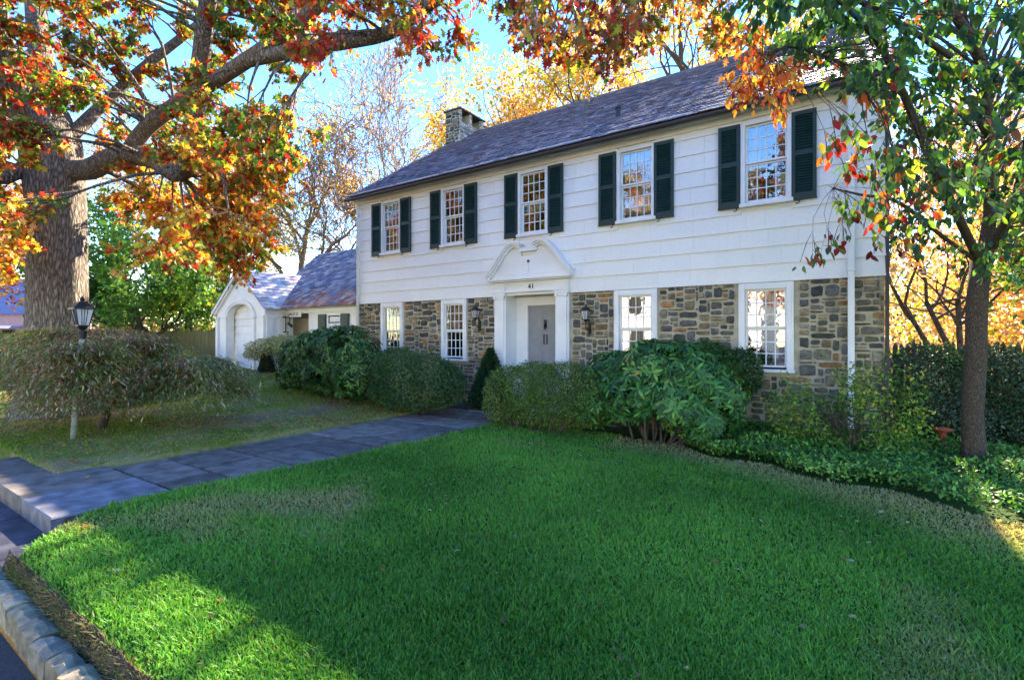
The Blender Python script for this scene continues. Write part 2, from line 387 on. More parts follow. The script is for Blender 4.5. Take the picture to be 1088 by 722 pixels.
# dark flagstone landing below the step
def slab_mesh(mb, x0, x1, y0, y1, z0, z1, col, b=0.012, j=0.006):
    """a riven flagstone with a worn arris"""
    q = lambda: random.uniform(-j, j)
    P = [(x0 + q(), y0 + q()), (x1 + q(), y0 + q()), (x1 + q(), y1 + q()), (x0 + q(), y1 + q())]
    cx, cy = (x0 + x1) / 2, (y0 + y1) / 2
    t = [random.uniform(-.004, .004) for _ in range(4)]
    vs = [(x, y, z0) for x, y in P] + [(x, y, z1 - b + t[i]) for i, (x, y) in enumerate(P)] + \
         [(x + (b if x < cx else -b), y + (b if y < cy else -b), z1 + t[i]) for i, (x, y) in enumerate(P)]
    fs = [(0, 1, 5, 4), (1, 2, 6, 5), (2, 3, 7, 6), (3, 0, 4, 7), (4, 5, 9, 8), (5, 6, 10, 9), (6, 7, 11, 10), (7, 4, 8, 11), (8, 9, 10, 11)]
    mb.add(vs, fs, col)
def bluecol(): 
    k = random.uniform(.6, 1.3); return (0.135 * k, 0.12 * k, 0.108 * k)
pm = MB()
yy = 1.76; row = 0
# front step: two broad slabs
slab_mesh(pm, -9.4, -8.2, 1.40, 2.37, -0.16, 0.018, bluecol()); slab_mesh(pm, -8.17, -6.97, 1.40, 2.37, -0.16, 0.018, bluecol())
slab_mesh(pm, -6.94, -5.97, 1.40, 2.38, -0.16, 0.016, (.16, .165, .19))
yy = 2.39
while yy < 9.3:
    h = random.choice([0.45, 0.6, 0.75]); y1 = min(yy + h, 9.35)
    x = -7.66 + random.uniform(-.03, .03); xe = float(lawn_left_edge(np.array(yy + h / 2))) + .06
    cuts = [x]; 
    while cuts[-1] < xe - .55: cuts.append(cuts[-1] + random.choice([0.6, 0.75, 0.95, 1.2]))
    cuts[-1] = xe
    for a, b_ in zip(cuts[:-1], cuts[1:]):
        if b_ - a < 0.2: continue
        slab_mesh(pm, a + .02, b_ - .018, yy + .02, y1 - .018, -0.16, 0.012 + random.uniform(-.007, .007), bluecol())
    yy = y1
# flagstones in front of the entrance
for a, b_ in ((-5.25, -4.3), (-4.3, -3.6)):
    slab_mesh(pm, a + .006, b_ - .006, 8.7, 9.35, -.16, .012, bluecol())
jb = MB(); jb.box(-7.7, -5.7, 1.5, 9.4, -0.14, -0.012)
struct(pm.build('path', M['bluestone'])); struct(jb.build('path_bedding', M['dirt']))
lw = MB(); x = -12.0
while x < -5.1:
    wd = random.choice([.9, 1.2]); slab_mesh(lw, x + .005, min(x + wd, -5.15) - .005, 1.0, 1.5, -0.3, -0.155, (0.05, 0.054, 0.075)); x += wd
struct(lw.build('lower_pavement', M['bluestone']))
# kerb of rough granite setts
km = MB(); x = -14
while x < 14:
    L = random.uniform(.2, .33); k = random.uniform(.7, 1.15)
    x0, x1 = x + .008, x + L - .008; nx_, ny_ = 5, 4
    y0, y1 = .83 + random.uniform(-.015, .015), .96 + random.uniform(-.012, .012); zt = -.078 + random.uniform(-.014, .012)
    vs = []; fs = []
    for j in range(ny_ + 2):
        for i in range(nx_):
            u = i / (nx_ - 1)
            if j == 0: yv, zv = y0 - .01, -.3
            elif j == ny_ + 1: yv, zv = y1 + .01, -.3
            else:
                yv = y0 + (y1 - y0) * (j - 1) / (ny_ - 1); zv = zt - (.018 if j in (1, ny_) else 0) - (.012 if i in (0, nx_ - 1) else 0) + random.uniform(-.004, .004)
            vs.append((x0 + (x1 - x0) * u + random.uniform(-.012, .012), yv + random.uniform(-.009, .009), zv))
    for j in range(ny_ + 1):
        for i in range(nx_ - 1): fs.append((j * nx_ + i, j * nx_ + i + 1, (j + 1) * nx_ + i + 1, (j + 1) * nx_ + i))
    for e in (0, nx_ - 1): fs.append([j * nx_ + e for j in range(ny_ + 2)])
    km.add(vs, fs, random.choice([(.30 * k, .25 * k, .17 * k), (.23 * k, .20 * k, .15 * k), (.34 * k, .27 * k, .17 * k)])); x += L
struct(km.build('kerb', M['kerb']))
xs = np.linspace(-5.3, 14, 600); ys = np.linspace(.95, LAWN_E + .02, 12); X, Y = np.meshgrid(xs, ys); tt_ = (Y - .95) / (LAWN_E + .02 - .95)
Z = -.17 + .185 * np.clip(tt_ * 1.25 - .12, 0, 1) ** .7 + rng.normal(0, .007, X.shape) + .012 * fbm(X * 9, Y * 9, 41, 3)
Y = Y + .01 * fbm(X * 6, X * 0, 42, 3) * tt_
nx = len(xs); v = np.stack([X, Y, Z], -1).reshape(-1, 3).tolist(); f = [(j * nx + i, j * nx + i + 1, (j + 1) * nx + i + 1, (j + 1) * nx + i) for j in range(len(ys) - 1) for i in range(nx - 1)]
struct(link('lawn_edge_soil', v, f, M['dirt'], smooth=True))

# ------------------------------------------------------------------ HOUSE
Y0 = 9.6
def FP(x, y, Y=None): return onY(x, y, Y0 if Y is None else Y)
XL_, XR_ = FP(381, 300).x, FP(940, 300).x
ZS = (FP(381, 322).z + FP(940, 291).z) / 2             # bottom of the white siding
ZE = 0.5*(FP(381, 216).z + FP(880, 102).z)
eL = onY(371, 209.5, Y0 - .35)
rg = None
d_ = ray(489, 146); XG = XL_ - .12; tt = XG / d_.x; YR = d_.y * tt; ZR = CAM_Z + d_.z * tt
ZEAVE = eL.z
print('house', XL_, XR_, 'siding', ZS, 'eave', ZE, ZEAVE, 'ridge', YR, ZR)
YR = Y0 - .35 + (ZR - ZEAVE) / 0.66 if not (12 < YR < 16) else YR
YB = 2 * YR - Y0            # rear wall
PITCH = (ZR - ZEAVE) / (YR - (Y0 - .35))
house = thing('house', 'two-storey white colonial house with stone ground floor, slate roof and dark shutters', 'house', ((XL_ + XR_) / 2, Y0, 0))

# stone rubble facing
STONE_COLS = [(.12, .115, .105), (.085, .085, .085), (.16, .14, .10), (.21, .16, .10), (.06, .065, .068), (.27, .14, .065), (.11, .105, .09), (.18, .16, .13), (.14, .115, .08), (.20, .175, .13), (.07, .07, .065), (.10, .10, .10)]
def rubble(mb, x0, x1, z0, z1, holes, place, cell=0.052, seed=1, kcol=1.0):
    """place(u,v,depth)->xyz. greedy packing of irregular blocks"""
    r = random.Random(seed); nx_, nz_ = int((x1 - x0) / cell), int((z1 - z0) / cell)
    occ = np.zeros((nz_, nx_), bool)
    for hx0, hx1, hz0, hz1 in holes:
        a, b = int((hx0 - x0) / cell), int(math.ceil((hx1 - x0) / cell)); c, d = int((hz0 - z0) / cell), int(math.ceil((hz1 - z0) / cell))
        occ[max(c, 0):max(d, 0), max(a, 0):max(b, 0)] = True
    for j in range(nz_):
        for i in range(nx_):
            if occ[j, i]: continue
            h = r.choice([1, 1, 2, 2, 2, 2, 3, 3, 4]); w_ = r.choice([2, 3, 3, 4, 4, 5, 6, 7] if h < 4 else [3, 4, 5])
            h = min(h, nz_ - j); w2 = 0
            while w2 < w_ and i + w2 < nx_ and not occ[j, i + w2]: w2 += 1
            while h > 1 and occ[j:j + h, i:i + w2].any(): h -= 1
            if w2 == 0: continue
            occ[j:j + h, i:i + w2] = True
            u0, u1, v0, v1 = x0 + i * cell, x0 + (i + w2) * cell, z0 + j * cell, z0 + (j + h) * cell
            g = r.uniform(.006, .016)
            W, H = (u1 - u0) / 2 - g, (v1 - v0) / 2 - g
            if W < .015: continue
            cu, cv = (u0 + u1) / 2, (v0 + v1) / 2
            out = []
            n = 12
            for k in range(n):
                t = 2 * math.pi * (k + .5) / n; ct, st = math.cos(t), math.sin(t)
                e = r.uniform(.28, .55); px = W * math.copysign(abs(ct) ** e, ct); pz = H * math.copysign(abs(st) ** e, st)
                out.append((cu + px * r.uniform(.86, 1.05) , cv + pz * r.uniform(.74, 1.08)))
            dp = r.uniform(.012, .035); base = r.choice(STONE_COLS); kk = r.uniform(.7, 1.35) * kcol
            zz = max(0, 1 - v0 / .9)
            col = tuple(np.array(base) * kk * (1 - .25 * zz) + np.array((.03, .035, .0)) * zz)
            vs = [place(u, v, 0) for u, v in out] + [place(cu + (u - cu) * .93, cv + (v - cv) * .88, dp) for u, v in out] + [place(cu + r.uniform(-.02, .02), cv, dp + .006)]
            fs = [(k, (k + 1) % n, (k + 1) % n + n, k + n) for k in range(n)] + [(k + n, (k + 1) % n + n, 2 * n) for k in range(n)]
            mb.add(vs, fs, col)

# windows: (glass x0,x1 px at facade) measured from the photo
def wx(a): return FP(a, 300).x
upper = [(409, 426.3), (473, 494), (555, 581), (660.5, 693.6), (792.5, 837)]
shut = [((397.3, 407.6), (427.5, 438.5)), ((459.3, 470.6), (495.3, 508.7)), ((538, 552), (584, 600)), ((637.8, 655.6), (696.3, 717)), ((764.3, 787), (841.5, 868))]
ZST, ZSB = np.mean([FP(868, 116).z, FP(397, 218).z, FP(638, 166).z, FP(600,175).z]), np.mean([FP(868, 210).z, FP(397, 272).z, FP(638, 240).z])
print('shutter', ZST, ZSB)
ZUT, ZUB = ZST - .05, ZSB + .06
lower = [(408.5, 426), (473, 493), (658.5, 693), (792, 836)]
ZLT, ZLB = FP(815, 307).z, FP(815, 390).z
print('lower win', ZLT, ZLB)
DX0, DX1 = wx(527), wx(606)      # door surround
holes = []
for i, (a, b) in enumerate(lower):
    holes.append((wx(a) - .13, wx(b) + .13, ZLB - .10, 9))
holes.append((DX0 - .0, DX1 + .0, -1, 9))
st = MB()
rubble(st, XL_, XR_, -0.06, ZS + .02, holes, lambda u, v, d: (u, Y0 - d, v), seed=3)
stone_wall = st.build('stone_facing', M['stone'], house)
# mortar backing in panels around the openings
mo = MB()
def wall_with_holes(mb, x0, x1, z0, z1, hs_, y0, y1):
    xs_ = sorted(set([x0, x1] + [h[0] for h in hs_] + [h[1] for h in hs_]))
    for a, b in zip(xs_[:-1], xs_[1:]):
        c = (a + b) / 2; segs = [(z0, z1)]
        for h in hs_:
            if h[0] < c < h[1]:
                ns = []
                for s0, s1 in segs:
                    if h[2] > s0: ns.append((s0, min(s1, h[2])))
                    if h[3] < s1: ns.append((max(s0, h[3]), s1))
                segs = [s for s in ns if s[1] - s[0] > .001]
        for s0, s1 in segs: mb.box(a, b, y0, y1, s0, s1)
lh = [(wx(a) - .04, wx(b) + .04, ZLB - .04, ZLT + .04) for a, b in lower] + [(DX0 + .16, DX1 - .16, -.2, ZS - .01)]
wall_with_holes(mo, XL_, XR_, -.2, ZS, lh, Y0, Y0 + .25)
mo.build('mortar_wall', M['mortar'], house)
# upper wall structure
uw = MB(); uh = [(wx(a) - .03, wx(b) + .03, ZUB - .03, ZUT + .03) for a, b in upper]
wall_with_holes(uw, XL_, XR_, ZS, ZE + .1, uh, Y0 - .02, Y0 + .25)
uw.build('upper_wall', M['white'], house)
# shingle siding in courses
sd = MB(); z = ZS - .03; EXPO = .302; r_ = random.Random(5)
while z < ZE + .05:
    x = XL_ - .015; zt = min(z + EXPO + .02, ZE + .06)
    while x < XR_ + .01:
        L = r_.choice([.3, .45, .6, .8, 1.1]); x1 = min(x + L, XR_ + .015)
        segs = [(x, x1)]
        for i, (a, b) in enumerate(upper):
            h0, h1 = wx(a) - .07, wx(b) + .07
            if zt > ZUB - .06 and z < ZUT + .07:
                ns = []
                for s0, s1 in segs:
                    if h1 <= s0 or h0 >= s1: ns.append((s0, s1)); continue
                    if s0 < h0: ns.append((s0, h0))
                    if s1 > h1: ns.append((h1, s1))
                segs = ns
        for s0, s1 in segs:
            if s1 - s0 < .01: continue
            k = r_.uniform(.955, 1.0); c = (.80 * k, .79 * k, .765 * k)
            dz = r_.uniform(-.0015, .0015); o1 = .052 + r_.uniform(-.002, .002)
            a0, b0 = s0 + .0008, s1 - .0008
            sd.add([(a0, Y0 - o1, z + dz), (b0, Y0 - o1, z + dz), (b0, Y0 - .028, zt), (a0, Y0 - .028, zt), (a0, Y0 - .02, z + dz), (b0, Y0 - .02, z + dz)],
                   [(0, 1, 2, 3), (0, 4, 5, 1), (0, 3, 4), (1, 5, 2)], c)
        x = x1 if x1 < XR_ + .014 else XR_ + 1
    z += EXPO
sd.build('siding', M['siding'], house)
# side and rear walls with gables
sw = MB()
for xx, s in ((XL_, 1), (XR_, -1)):
    sw.prism_x([(Y0 + .25, -.2), (YB, -.2), (YB, ZE), (YR, ZE + (YR - Y0) * PITCH - .06), (Y0 + .25, ZE + .1)], xx, xx + s * .2)
sw.box(XL_ + .2, XR_ - .2, YB - .2, YB, -.2, ZE)
sw.build('side_wall', M['white'], house)
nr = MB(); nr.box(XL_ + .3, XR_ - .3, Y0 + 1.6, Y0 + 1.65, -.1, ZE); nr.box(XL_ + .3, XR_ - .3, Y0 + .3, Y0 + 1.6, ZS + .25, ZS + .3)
nr.build('dark_backing', M['dark'], house)  # near-black backing behind the panes; the unlit room is in its colour
# corner boards / cornice / gutter
cn = MB()
ye = Y0 - .35
cn.box(XL_ - .02, XR_ + .02, Y0 - .075, Y0 - .02, ZE - .10, ZE + .02)
cn.prism_x([(Y0 - .02, ZE + .01), (Y0 - .14, ZE + .02), (Y0 - .16, ZE + .07), (Y0 - .26, ZE + .085), (Y0 - .31, ZE + .16), (Y0 - .02, ZE + .16)], XL_ - .12, XR_ + .12)
cn.build('cornice', M['white'], house)
gu = MB(); zg = ZEAVE - .07
gu.tube([(XL_ - .14, ye + .0, zg), (XR_ + .14, ye + .0, zg)], [.05, .05], 10)
gu.build('gutter', M['brown_metal'], house)
# slate roof
def shingles(mb, x0, x1, p0, p1, expo, wd, palette_, th=.012, seed=1, edgecol=None, lift=.02):
    """p0=(y,z) eave, p1=(y,z) ridge"""
    r = random.Random(seed); p0 = Vector(p0); p1 = Vector(p1); L = (p1 - p0).length; d = (p1 - p0) / L; nn = Vector((-d.y, d.x))
    if nn.y < 0: nn = -nn
    rows = int(L / expo) + 1
    for j in range(rows):
        s0 = j * expo; s1 = min(s0 + expo * 1.35, L); x = x0 - r.uniform(0, wd)
        rowk = r.uniform(.92, 1.08)
        while x < x1:
            ww = wd * r.uniform(.75, 1.25); a, b = max(x, x0), min(x + ww, x1); x += ww
            if b - a < .02: continue
            c = r.choice(palette_); k = r.uniform(.75, 1.2) * rowk; c = tuple(q * k for q in c)
            o = r.uniform(-.012, .012); lf = lift + r.uniform(-.004, .006)
            def P(xx, s, h):
                q = p0 + d * s + nn * h; return (xx, q.x, q.y)
            g = .003
            mb.add([P(a + g, s0 + o, lf), P(b - g, s0 + o, lf), P(b - g, s1, .003), P(a + g, s1, .003),
                    P(a + g, s0 + o, lf - th), P(b - g, s0 + o, lf - th)], [(0, 1, 2, 3), (0, 4, 5, 1), (0, 3, 4), (1, 5, 2)], c)
SLATE = [(.15, .15, .205), (.19, .18, .24), (.12, .125, .17), (.21, .18, .225), (.165, .165, .215), (.23, .21, .26)]
rf = MB()
shingles(rf, XL_ - .12, XR_ + .14, (ye - .06, ZEAVE - .03), (YR, ZR), .145, .2, SLATE, .013, 2, lift=.026)
rb = MB()
rf.add([(XL_ - .12, ye - .03, ZEAVE - .04), (XR_ + .14, ye - .03, ZEAVE - .04), (XR_ + .14, YR, ZR - .02), (XL_ - .12, YR, ZR - .02)], [(0, 1, 2, 3)], (.05, .05, .06))
rf.add([(XL_ - .12, 2 * YR - ye, ZEAVE - .04), (XR_ + .14, 2 * YR - ye, ZEAVE - .04), (XR_ + .14, YR, ZR - .02), (XL_ - .12, YR, ZR - .02)], [(3, 2, 1, 0)], (.08, .08, .1))
rf.box(XL_ - .13, XR_ + .15, YR - .06, YR + .06, ZR - .02, ZR + .035, (.12, .11, .13))
roof = rf.build('roof', M['slate'], house)
rk = MB()
for xx in (XL_ - .115, XR_ + .085):
    rk = MB()
    rk.prism_x([(ye, ZEAVE - .15), (YR, ZR - .16), (YR, ZR - .045), (ye, ZEAVE - .045)], xx, xx + .05)
    rk.prism_x([(2 * YR - ye, ZEAVE - .15), (YR, ZR - .16), (YR, ZR - .045), (2 * YR - ye, ZEAVE - .045)], xx, xx + .05)
    rk.build('rake_board', M['white'], house)
# vent pipe on the roof
pv = onY(656.5, 124, Y0 + 1.0)
s_ = None
for k in range(60):
    yv = Y0 - .3 + k * .1; p = onY(657, 125, yv)
    if p.z <= ZEAVE + (yv - ye) * PITCH: s_ = p; break
if s_:
    mb = MB(); mb.tube([s_ - Vector((0, 0, .05)), s_ + Vector((0, 0, .2))], [.06, .06], 12); mb.tube([s_ + Vector((0, 0, .2)), s_ + Vector((0, 0, .24))], [.075, .075], 12)
    mb.build('vent_pipe', M['black'], house)
# chimney: a stone stack at the left gable end
cl = onX(473, 154, XG); 
cw0 = XL_ - .12; cf = onY(473, 154, 12)
def on_roofline(px, y0px, y1px):
    pass
CXa = XG
cyf = onX(473.5, 154, CXa).y; cyf = min(cyf, YR - .35)
ctop = onX(473.5, 119, CXa).z
CXb = onY(488.5, 115, cyf).x; cyb = onX(513.5, 125, CXb).y
print('chimney', CXa, CXb, cyf, cyb, ctop, 'YR', YR)
cyb = max(min(cyb, YR + 1.2), cyf + .6); CXb = max(CXb, CXa + .35)
chz = ZEAVE + (cyf - ye) * PITCH - .35
ch = MB()
rubble(ch, CXa, CXb, chz, ctop - .06, [], lambda u, v, d: (u, cyf - d, v), .05, 8, .8)
STONE_KEEP = STONE_COLS[:]
ch2 = MB()
STONE_COLS[:] = [(.20, .21, .24), (.26, .27, .31), (.17, .18, .2), (.3, .3, .33)]  # side faces paler and bluer; their lit look is put into the colour
holes_ch = [(cyf + .12, cyf + .12 + (cyb - cyf) * .32, ctop - .42, ctop - .1), (cyf + .12 + (cyb - cyf) * .42, cyf + .12 + (cyb - cyf) * .72, ctop - .42, ctop - .1)]
rubble(ch, cyf, cyb, chz, ctop - .06, holes_ch, lambda u, v, d: (CXb + d, u, v), .05, 9, 1.1)
rubble(ch, cyf, cyb, chz - 1.0, ctop - .06, [], lambda u, v, d: (CXa - d, u, v), .05, 10, 1.0)
STONE_COLS[:] = STONE_KEEP
chim = ch.build('chimney', M['stone'], house)
cc = MB(); cc.box(CXa + .002, CXb - .002, cyf + .002, cyb - .002, chz - .4, ctop - .45)
cc.box(CXa + .002, CXb - .002, cyf + .002, cyf + .12, ctop - .45, ctop - .05)
cc.box(CXa + .002, CXb - .002, cyb - .12, cyb - .002, ctop - .45, ctop - .05); ym = holes_ch[0][1]
cc.box(CXa + .002, CXb - .002, ym + .004, holes_ch[1][0] - .004, ctop - .45, ctop - .05); cc.box(CXa+.002, CXa + .1, cyf, cyb, ctop - .45, ctop - .05)
o_ = cc.build('chimney_core', M['mortar']); o_.parent = chim
cp = MB(); cp.box(CXa - .06, CXb + .06, cyf - .06, cyb + .06, ctop - .05, ctop)
o_ = cp.build('chimney_cap', M['conduit']); o_.parent = chim

def child(mb, name, mat, par, bevel=0.0, smooth=False):
    """sub-part: its geometry is written in world metres"""
    o = mb.build(name, mat, None, smooth, bevel); o.parent = par
    return o
# ---- windows
def window(par, x0, x1, z0, z1, yf, casing=.1, drop=0.0, rows=3, cols=4, cur='blind', proud=.06, sill=.04, header=None):
    """yf = outer face of wall; x0..x1,z0..z1 = glass"""
    m = MB(); c = casing; h = header or c
    m.box(x0 - c, x0, yf - proud, yf + .12, z0 - .03, z1 + h); m.box(x1, x1 + c, yf - proud, yf + .12, z0 - .03, z1 + h)
    m.box(x0, x1, yf - proud, yf + .12, z1, z1 + h)
    m.box(x0 - c + .03, x0 - .003 + .0, yf - proud - .012, yf - proud + .002, z0, z1 + h - .03)
    m.box(x1 + .003, x1 + c - .03, yf - proud - .012, yf - proud + .002, z0, z1 + h - .03)
    win = m.build('window', M['white'], par, bevel=.003)
    s = MB(); s.box(x0 - c - .02, x1 + c + .02, yf - proud - .045, yf + .1, z0 - .03 - sill - .02, z0 - .031)
    child(s, 'sill', M['white'], win, .004)
    zm = (z0 + z1) / 2
    for (a, b, yo) in ((zm, z1, 0.0), (z0, zm, .035)):
        g = MB(); f_ = .035; y0_, y1_ = yf + yo, yf + yo + .03; e = .002
        g.box(x0 + e, x0 + f_, y0_, y1_, a + e, b - e); g.box(x1 - f_, x1 - e, y0_, y1_, a + e, b - e)
        g.box(x0 + f_, x1 - f_, y0_, y1_, b - f_, b - e); g.box(x0 + f_, x1 - f_, y0_, y1_, a + e, a + f_)
        for i in range(1, cols):
            xx = x0 + f_ + (x1 - x0 - 2 * f_) * i / cols; g.box(xx - .009, xx + .009, y0_ + .004, y1_ - .004, a + f_, b - f_)
        for j in range(1, rows):
            zz = a + f_ + (b - a - 2 * f_) * j / rows; g.box(x0 + f_, x1 - f_, y0_ + .006, y1_ - .006, zz - .009, zz + .009)
        child(g, 'sash', M['white'], win)
        p = MB(); p.box(x0 + .01, x1 - .01, y0_ + .013, y0_ + .017, a + .01, b - .01); child(p, 'pane', M['glass'], win)
    k = MB(); n_ = 40
    if cur:
        spans = {'blind': [(x0, x1, zm + .1 if drop == 0 else z1 - (z1 - z0) * drop, z1)], 'full': [(x0, x1, z0, z1)], 'sides': [(x0, x0 + (x1 - x0) * .33, z0, z1), (x1 - (x1 - x0) * .33, x1, z0, z1)]}[cur]
        for (a, b, c0, c1) in spans:
            vs = []; fs = []
            for i in range(n_ + 1):
                xx = a + (b - a) * i / n_; yy_ = yf + .16 + .018 * math.sin(i * 1.1) + .008 * math.sin(i * 2.7); vs += [(xx, yy_, c0), (xx, yy_, c1)]
            fs = [(2 * i, 2 * i + 2, 2 * i + 3, 2 * i + 1) for i in range(n_)]
            k.add(vs, fs)
        child(k, 'curtain', M['curtain'], win, smooth=True)
    return win
curs = ['sides', 'sides', 'blind', 'full', 'sides']
for i, (a, b) in enumerate(upper):
    window(house, wx(a), wx(b), ZUB, ZUT, Y0 - .03, .07, .4, cur=curs[i], header=.06)
for i, (a, b) in enumerate(lower):
    window(house, wx(a), wx(b), ZLB, ZLT, Y0 + .0, .105, .4, cur=['sides', 'sides', 'full', 'blind'][i], proud=.05, header=min(.11, ZS - ZLT - .01), sill=.03)
# ---- shutters
for i, pair in enumerate(shut):
    for j, (a, b) in enumerate(pair):
        x0, x1 = wx(a), wx(b); yf = Y0 - .06; m = MB(); fr = .055; zm = ZSB + (ZST - ZSB) * .52
        m.box(x0, x0 + fr, yf - .035, yf, ZSB, ZST); m.box(x1 - fr, x1, yf - .035, yf, ZSB, ZST)
        for a0, b0 in ((ZSB, ZSB + .09), (zm - .04, zm + .04), (ZST - .07, ZST)): m.box(x0 + fr, x1 - fr, yf - .034, yf, a0, b0)
        for a0, b0 in ((ZSB + .09, zm - .04), (zm + .04, ZST - .07)):
            n_ = int((b0 - a0) / .042)
            for q in range(n_):
                zz = a0 + (b0 - a0) * (q + .5) / n_
                m.add([(x0 + fr, yf - .028, zz - .018), (x1 - fr, yf - .028, zz - .018), (x1 - fr, yf - .004, zz + .018), (x0 + fr, yf - .004, zz + .018)], [(0, 1, 2, 3)])
                m.add([(x0 + fr, yf - .028, zz - .018), (x1 - fr, yf - .028, zz - .018), (x1 - fr, yf - .022, zz - .024), (x0 + fr, yf - .022, zz - .024)], [(3, 2, 1, 0)])
        m.box(x0 + .004, x1 - .004, yf - .003, yf + .005, ZSB + .004, ZST - .004)
        m.box(x0 - .006, x1 + .006, yf - .04, yf + .002, ZSB - .025, ZSB - .001)
        s = m.build('shutter', M['green'], house)
        hk = MB(); xh = x1 - .06 if j == 0 else x0 + .1; pts = [(xh, yf, ZSB - .03), (xh + .0, yf - .05, ZSB - .035), (xh + .02, yf - .055, ZSB - .07), (xh - .02, yf - .055, ZSB - .09), (xh - .035, yf - .055, ZSB - .07)]
        hk.tube(pts, [.009] * 5, 6); child(hk, 'shutter_hook', M['black'], s)
# ---- downpipes
dp = MB(); xd = (wx(900) + wx(909)) / 2; zt = ZE
dp.box(xd - .045, xd + .045, Y0 - .16, Y0 - .085, .0, zt - .1); 
for zz in (.9, ZS + .06, 3.6): dp.box(xd - .06, xd + .06, Y0 - .168, Y0 - .05, zz, zz + .035)
dp.tube([(xd, Y0 - .12, zt - .12), (xd, Y0 - .16, zt + .02), (xd, ye, zt + .15)], [.045] * 3, 8)
dp.build('downpipe', M['white'], house, bevel=.008)
dp = MB(); xd = XL_ + .12
dp.tube([(xd, Y0 - .12, .0), (xd, Y0 - .12, zt - .15), (xd, Y0 - .2, zt - .02), (xd - .1, ye, zt + .12)], [.045] * 4, 10)
dp.build('downpipe', M['white'], house, smooth=True)
dp = MB(); dp.tube([(XR_ + .03, Y0 - .03, 0), (XR_ + .03, Y0 - .03, zt - .2)], [.028] * 2, 8); dp.box(XR_-.01, XR_ + .07, Y0 - .09, Y0 - .01, .8, 1.3)
dp.build('meter_conduit', M['conduit'], house, smooth=False)

# ---- door surround
Zc = .5 * (onY(523, 297.6, Y0 - .25).z + onY(606, 292, Y0 - .25).z); Zcap = .5 * (onY(535, 311, Y0 - .15).z + onY(595, 308, Y0 - .15).z)
ZD = FP(572, 324, Y0 + .35).z
print('door', DX0, DX1, Zc, Zcap, ZD)
ds = MB(); yo = Y0 - .02
PWd = .30
ds.box(DX0 + PWd + .05, DX0 + PWd + .3, yo, yo + .04, -.1, 0)  # plinth strip
surr = ds.build('door_surround', M['white'], house)
for x0 in (DX0, DX1 - PWd - .03):
    p = MB(); x1 = x0 + PWd + .03
    p.box(x0, x1, yo - .05, yo + .018, 0.05, Zcap); p.box(x0 + .04, x1 - .04, yo - .085, yo - .045, .22, Zcap - .12)
    p.box(x0 - .015, x1 + .015, yo - .1, yo + .25, .03, .2); p.box(x0 - .02, x1 + .02, yo - .11, yo + .2, Zcap - .06, Zcap)
    # scrolled bracket
    p.lathe([(.001, 0), (.04, 0)], 0, 0, 3) if False else None
    for xs_ in (x0 + .05, x1 - .05): p.tube([(xs_, yo - .12, Zcap - .1), (xs_, yo - .03, Zcap - .1)], [.045, .045], 14)
    p.box(x0 + .05, x1 - .05, yo - .105, yo - .04, Zcap - .125, Zcap - .061)
    child(p, 'pilaster', M['white'], surr, .004)
e = MB()
e.box(DX0 - .01, DX1 + .01, yo - .06, yo + .3, Zcap, Zc - .05)
e.box(DX0 - .0, DX0 + .33, yo - .1, yo - .055, Zcap + .02, Zc - .06); e.box(DX1 - .33, DX1, yo - .1, yo - .055, Zcap + .02, Zc - .06)
e.box(DX0 - .03, DX1 + .03, yo - .12, yo, Zcap + .001, Zcap + .035)
e.box(DX0 - .06, DX1 + .06, yo - .16, yo, Zc - .05, Zc - .02); e.box(DX0 - .11, DX1 + .11, yo - .22, yo, Zc - .019, Zc + .02)
child(e, 'entablature', M['white'], surr, .004)
# swan-neck pediment
xm = (DX0 + DX1) / 2; HW = (DX1 - DX0) / 2 + .12
Zp = onY(563, 261, Y0 - .2).z; HP = Zp - Zc - .05
print('pediment', HW, HP)
def neck(t):  # t 0 (outer end) .. 1 (peak near centre)
    q_ = min(t / .86, 1.0); x = HW * (1 - .80 * t); z = Zc + .02 + HP * 1.06 * ((q_ * q_ * (3 - 2 * q_)) ** 0.9 - .07 * (max(t - .86, 0) / .14) ** 2)
    return x, z
pd = MB(); prof = [(0, .06, 0), (.04, .20, .0), (.075, .24, .0), (.12, .26, 0)]
N_ = 22
for sgn in (-1, 1):
    for (off, th, out) in ((0, .045, .17), (.045, .035, .215), (.08, .04, .25)):
        vs = []; fs = []
        for i in range(N_ + 1):
            t = i / N_; x, z = neck(t); x2, z2 = neck(min(t + .02, 1.02)); dx, dz = x2 - x, z2 - z; L = math.hypot(dx, dz); nx_, nz_ = dz / L, -dx / L
            if nz_ < 0: nx_, nz_ = -nx_, -nz_
            a = (xm + sgn * (x + nx_ * off), z + nz_ * off); b = (xm + sgn * (x + nx_ * (off + th)), z + nz_ * (off + th))
            vs += [(a[0], yo - out, a[1]), (b[0], yo - out, b[1]), (b[0], yo, b[1]), (a[0], yo, a[1])]
        for i in range(N_):
            for k in range(4): fs.append((i * 4 + k, i * 4 + (k + 1) % 4, (i + 1) * 4 + (k + 1) % 4, (i + 1) * 4 + k))
        fs += [(0, 1, 2, 3), (N_ * 4 + 3, N_ * 4 + 2, N_ * 4 + 1, N_ * 4)]
        pd.add(vs, fs)
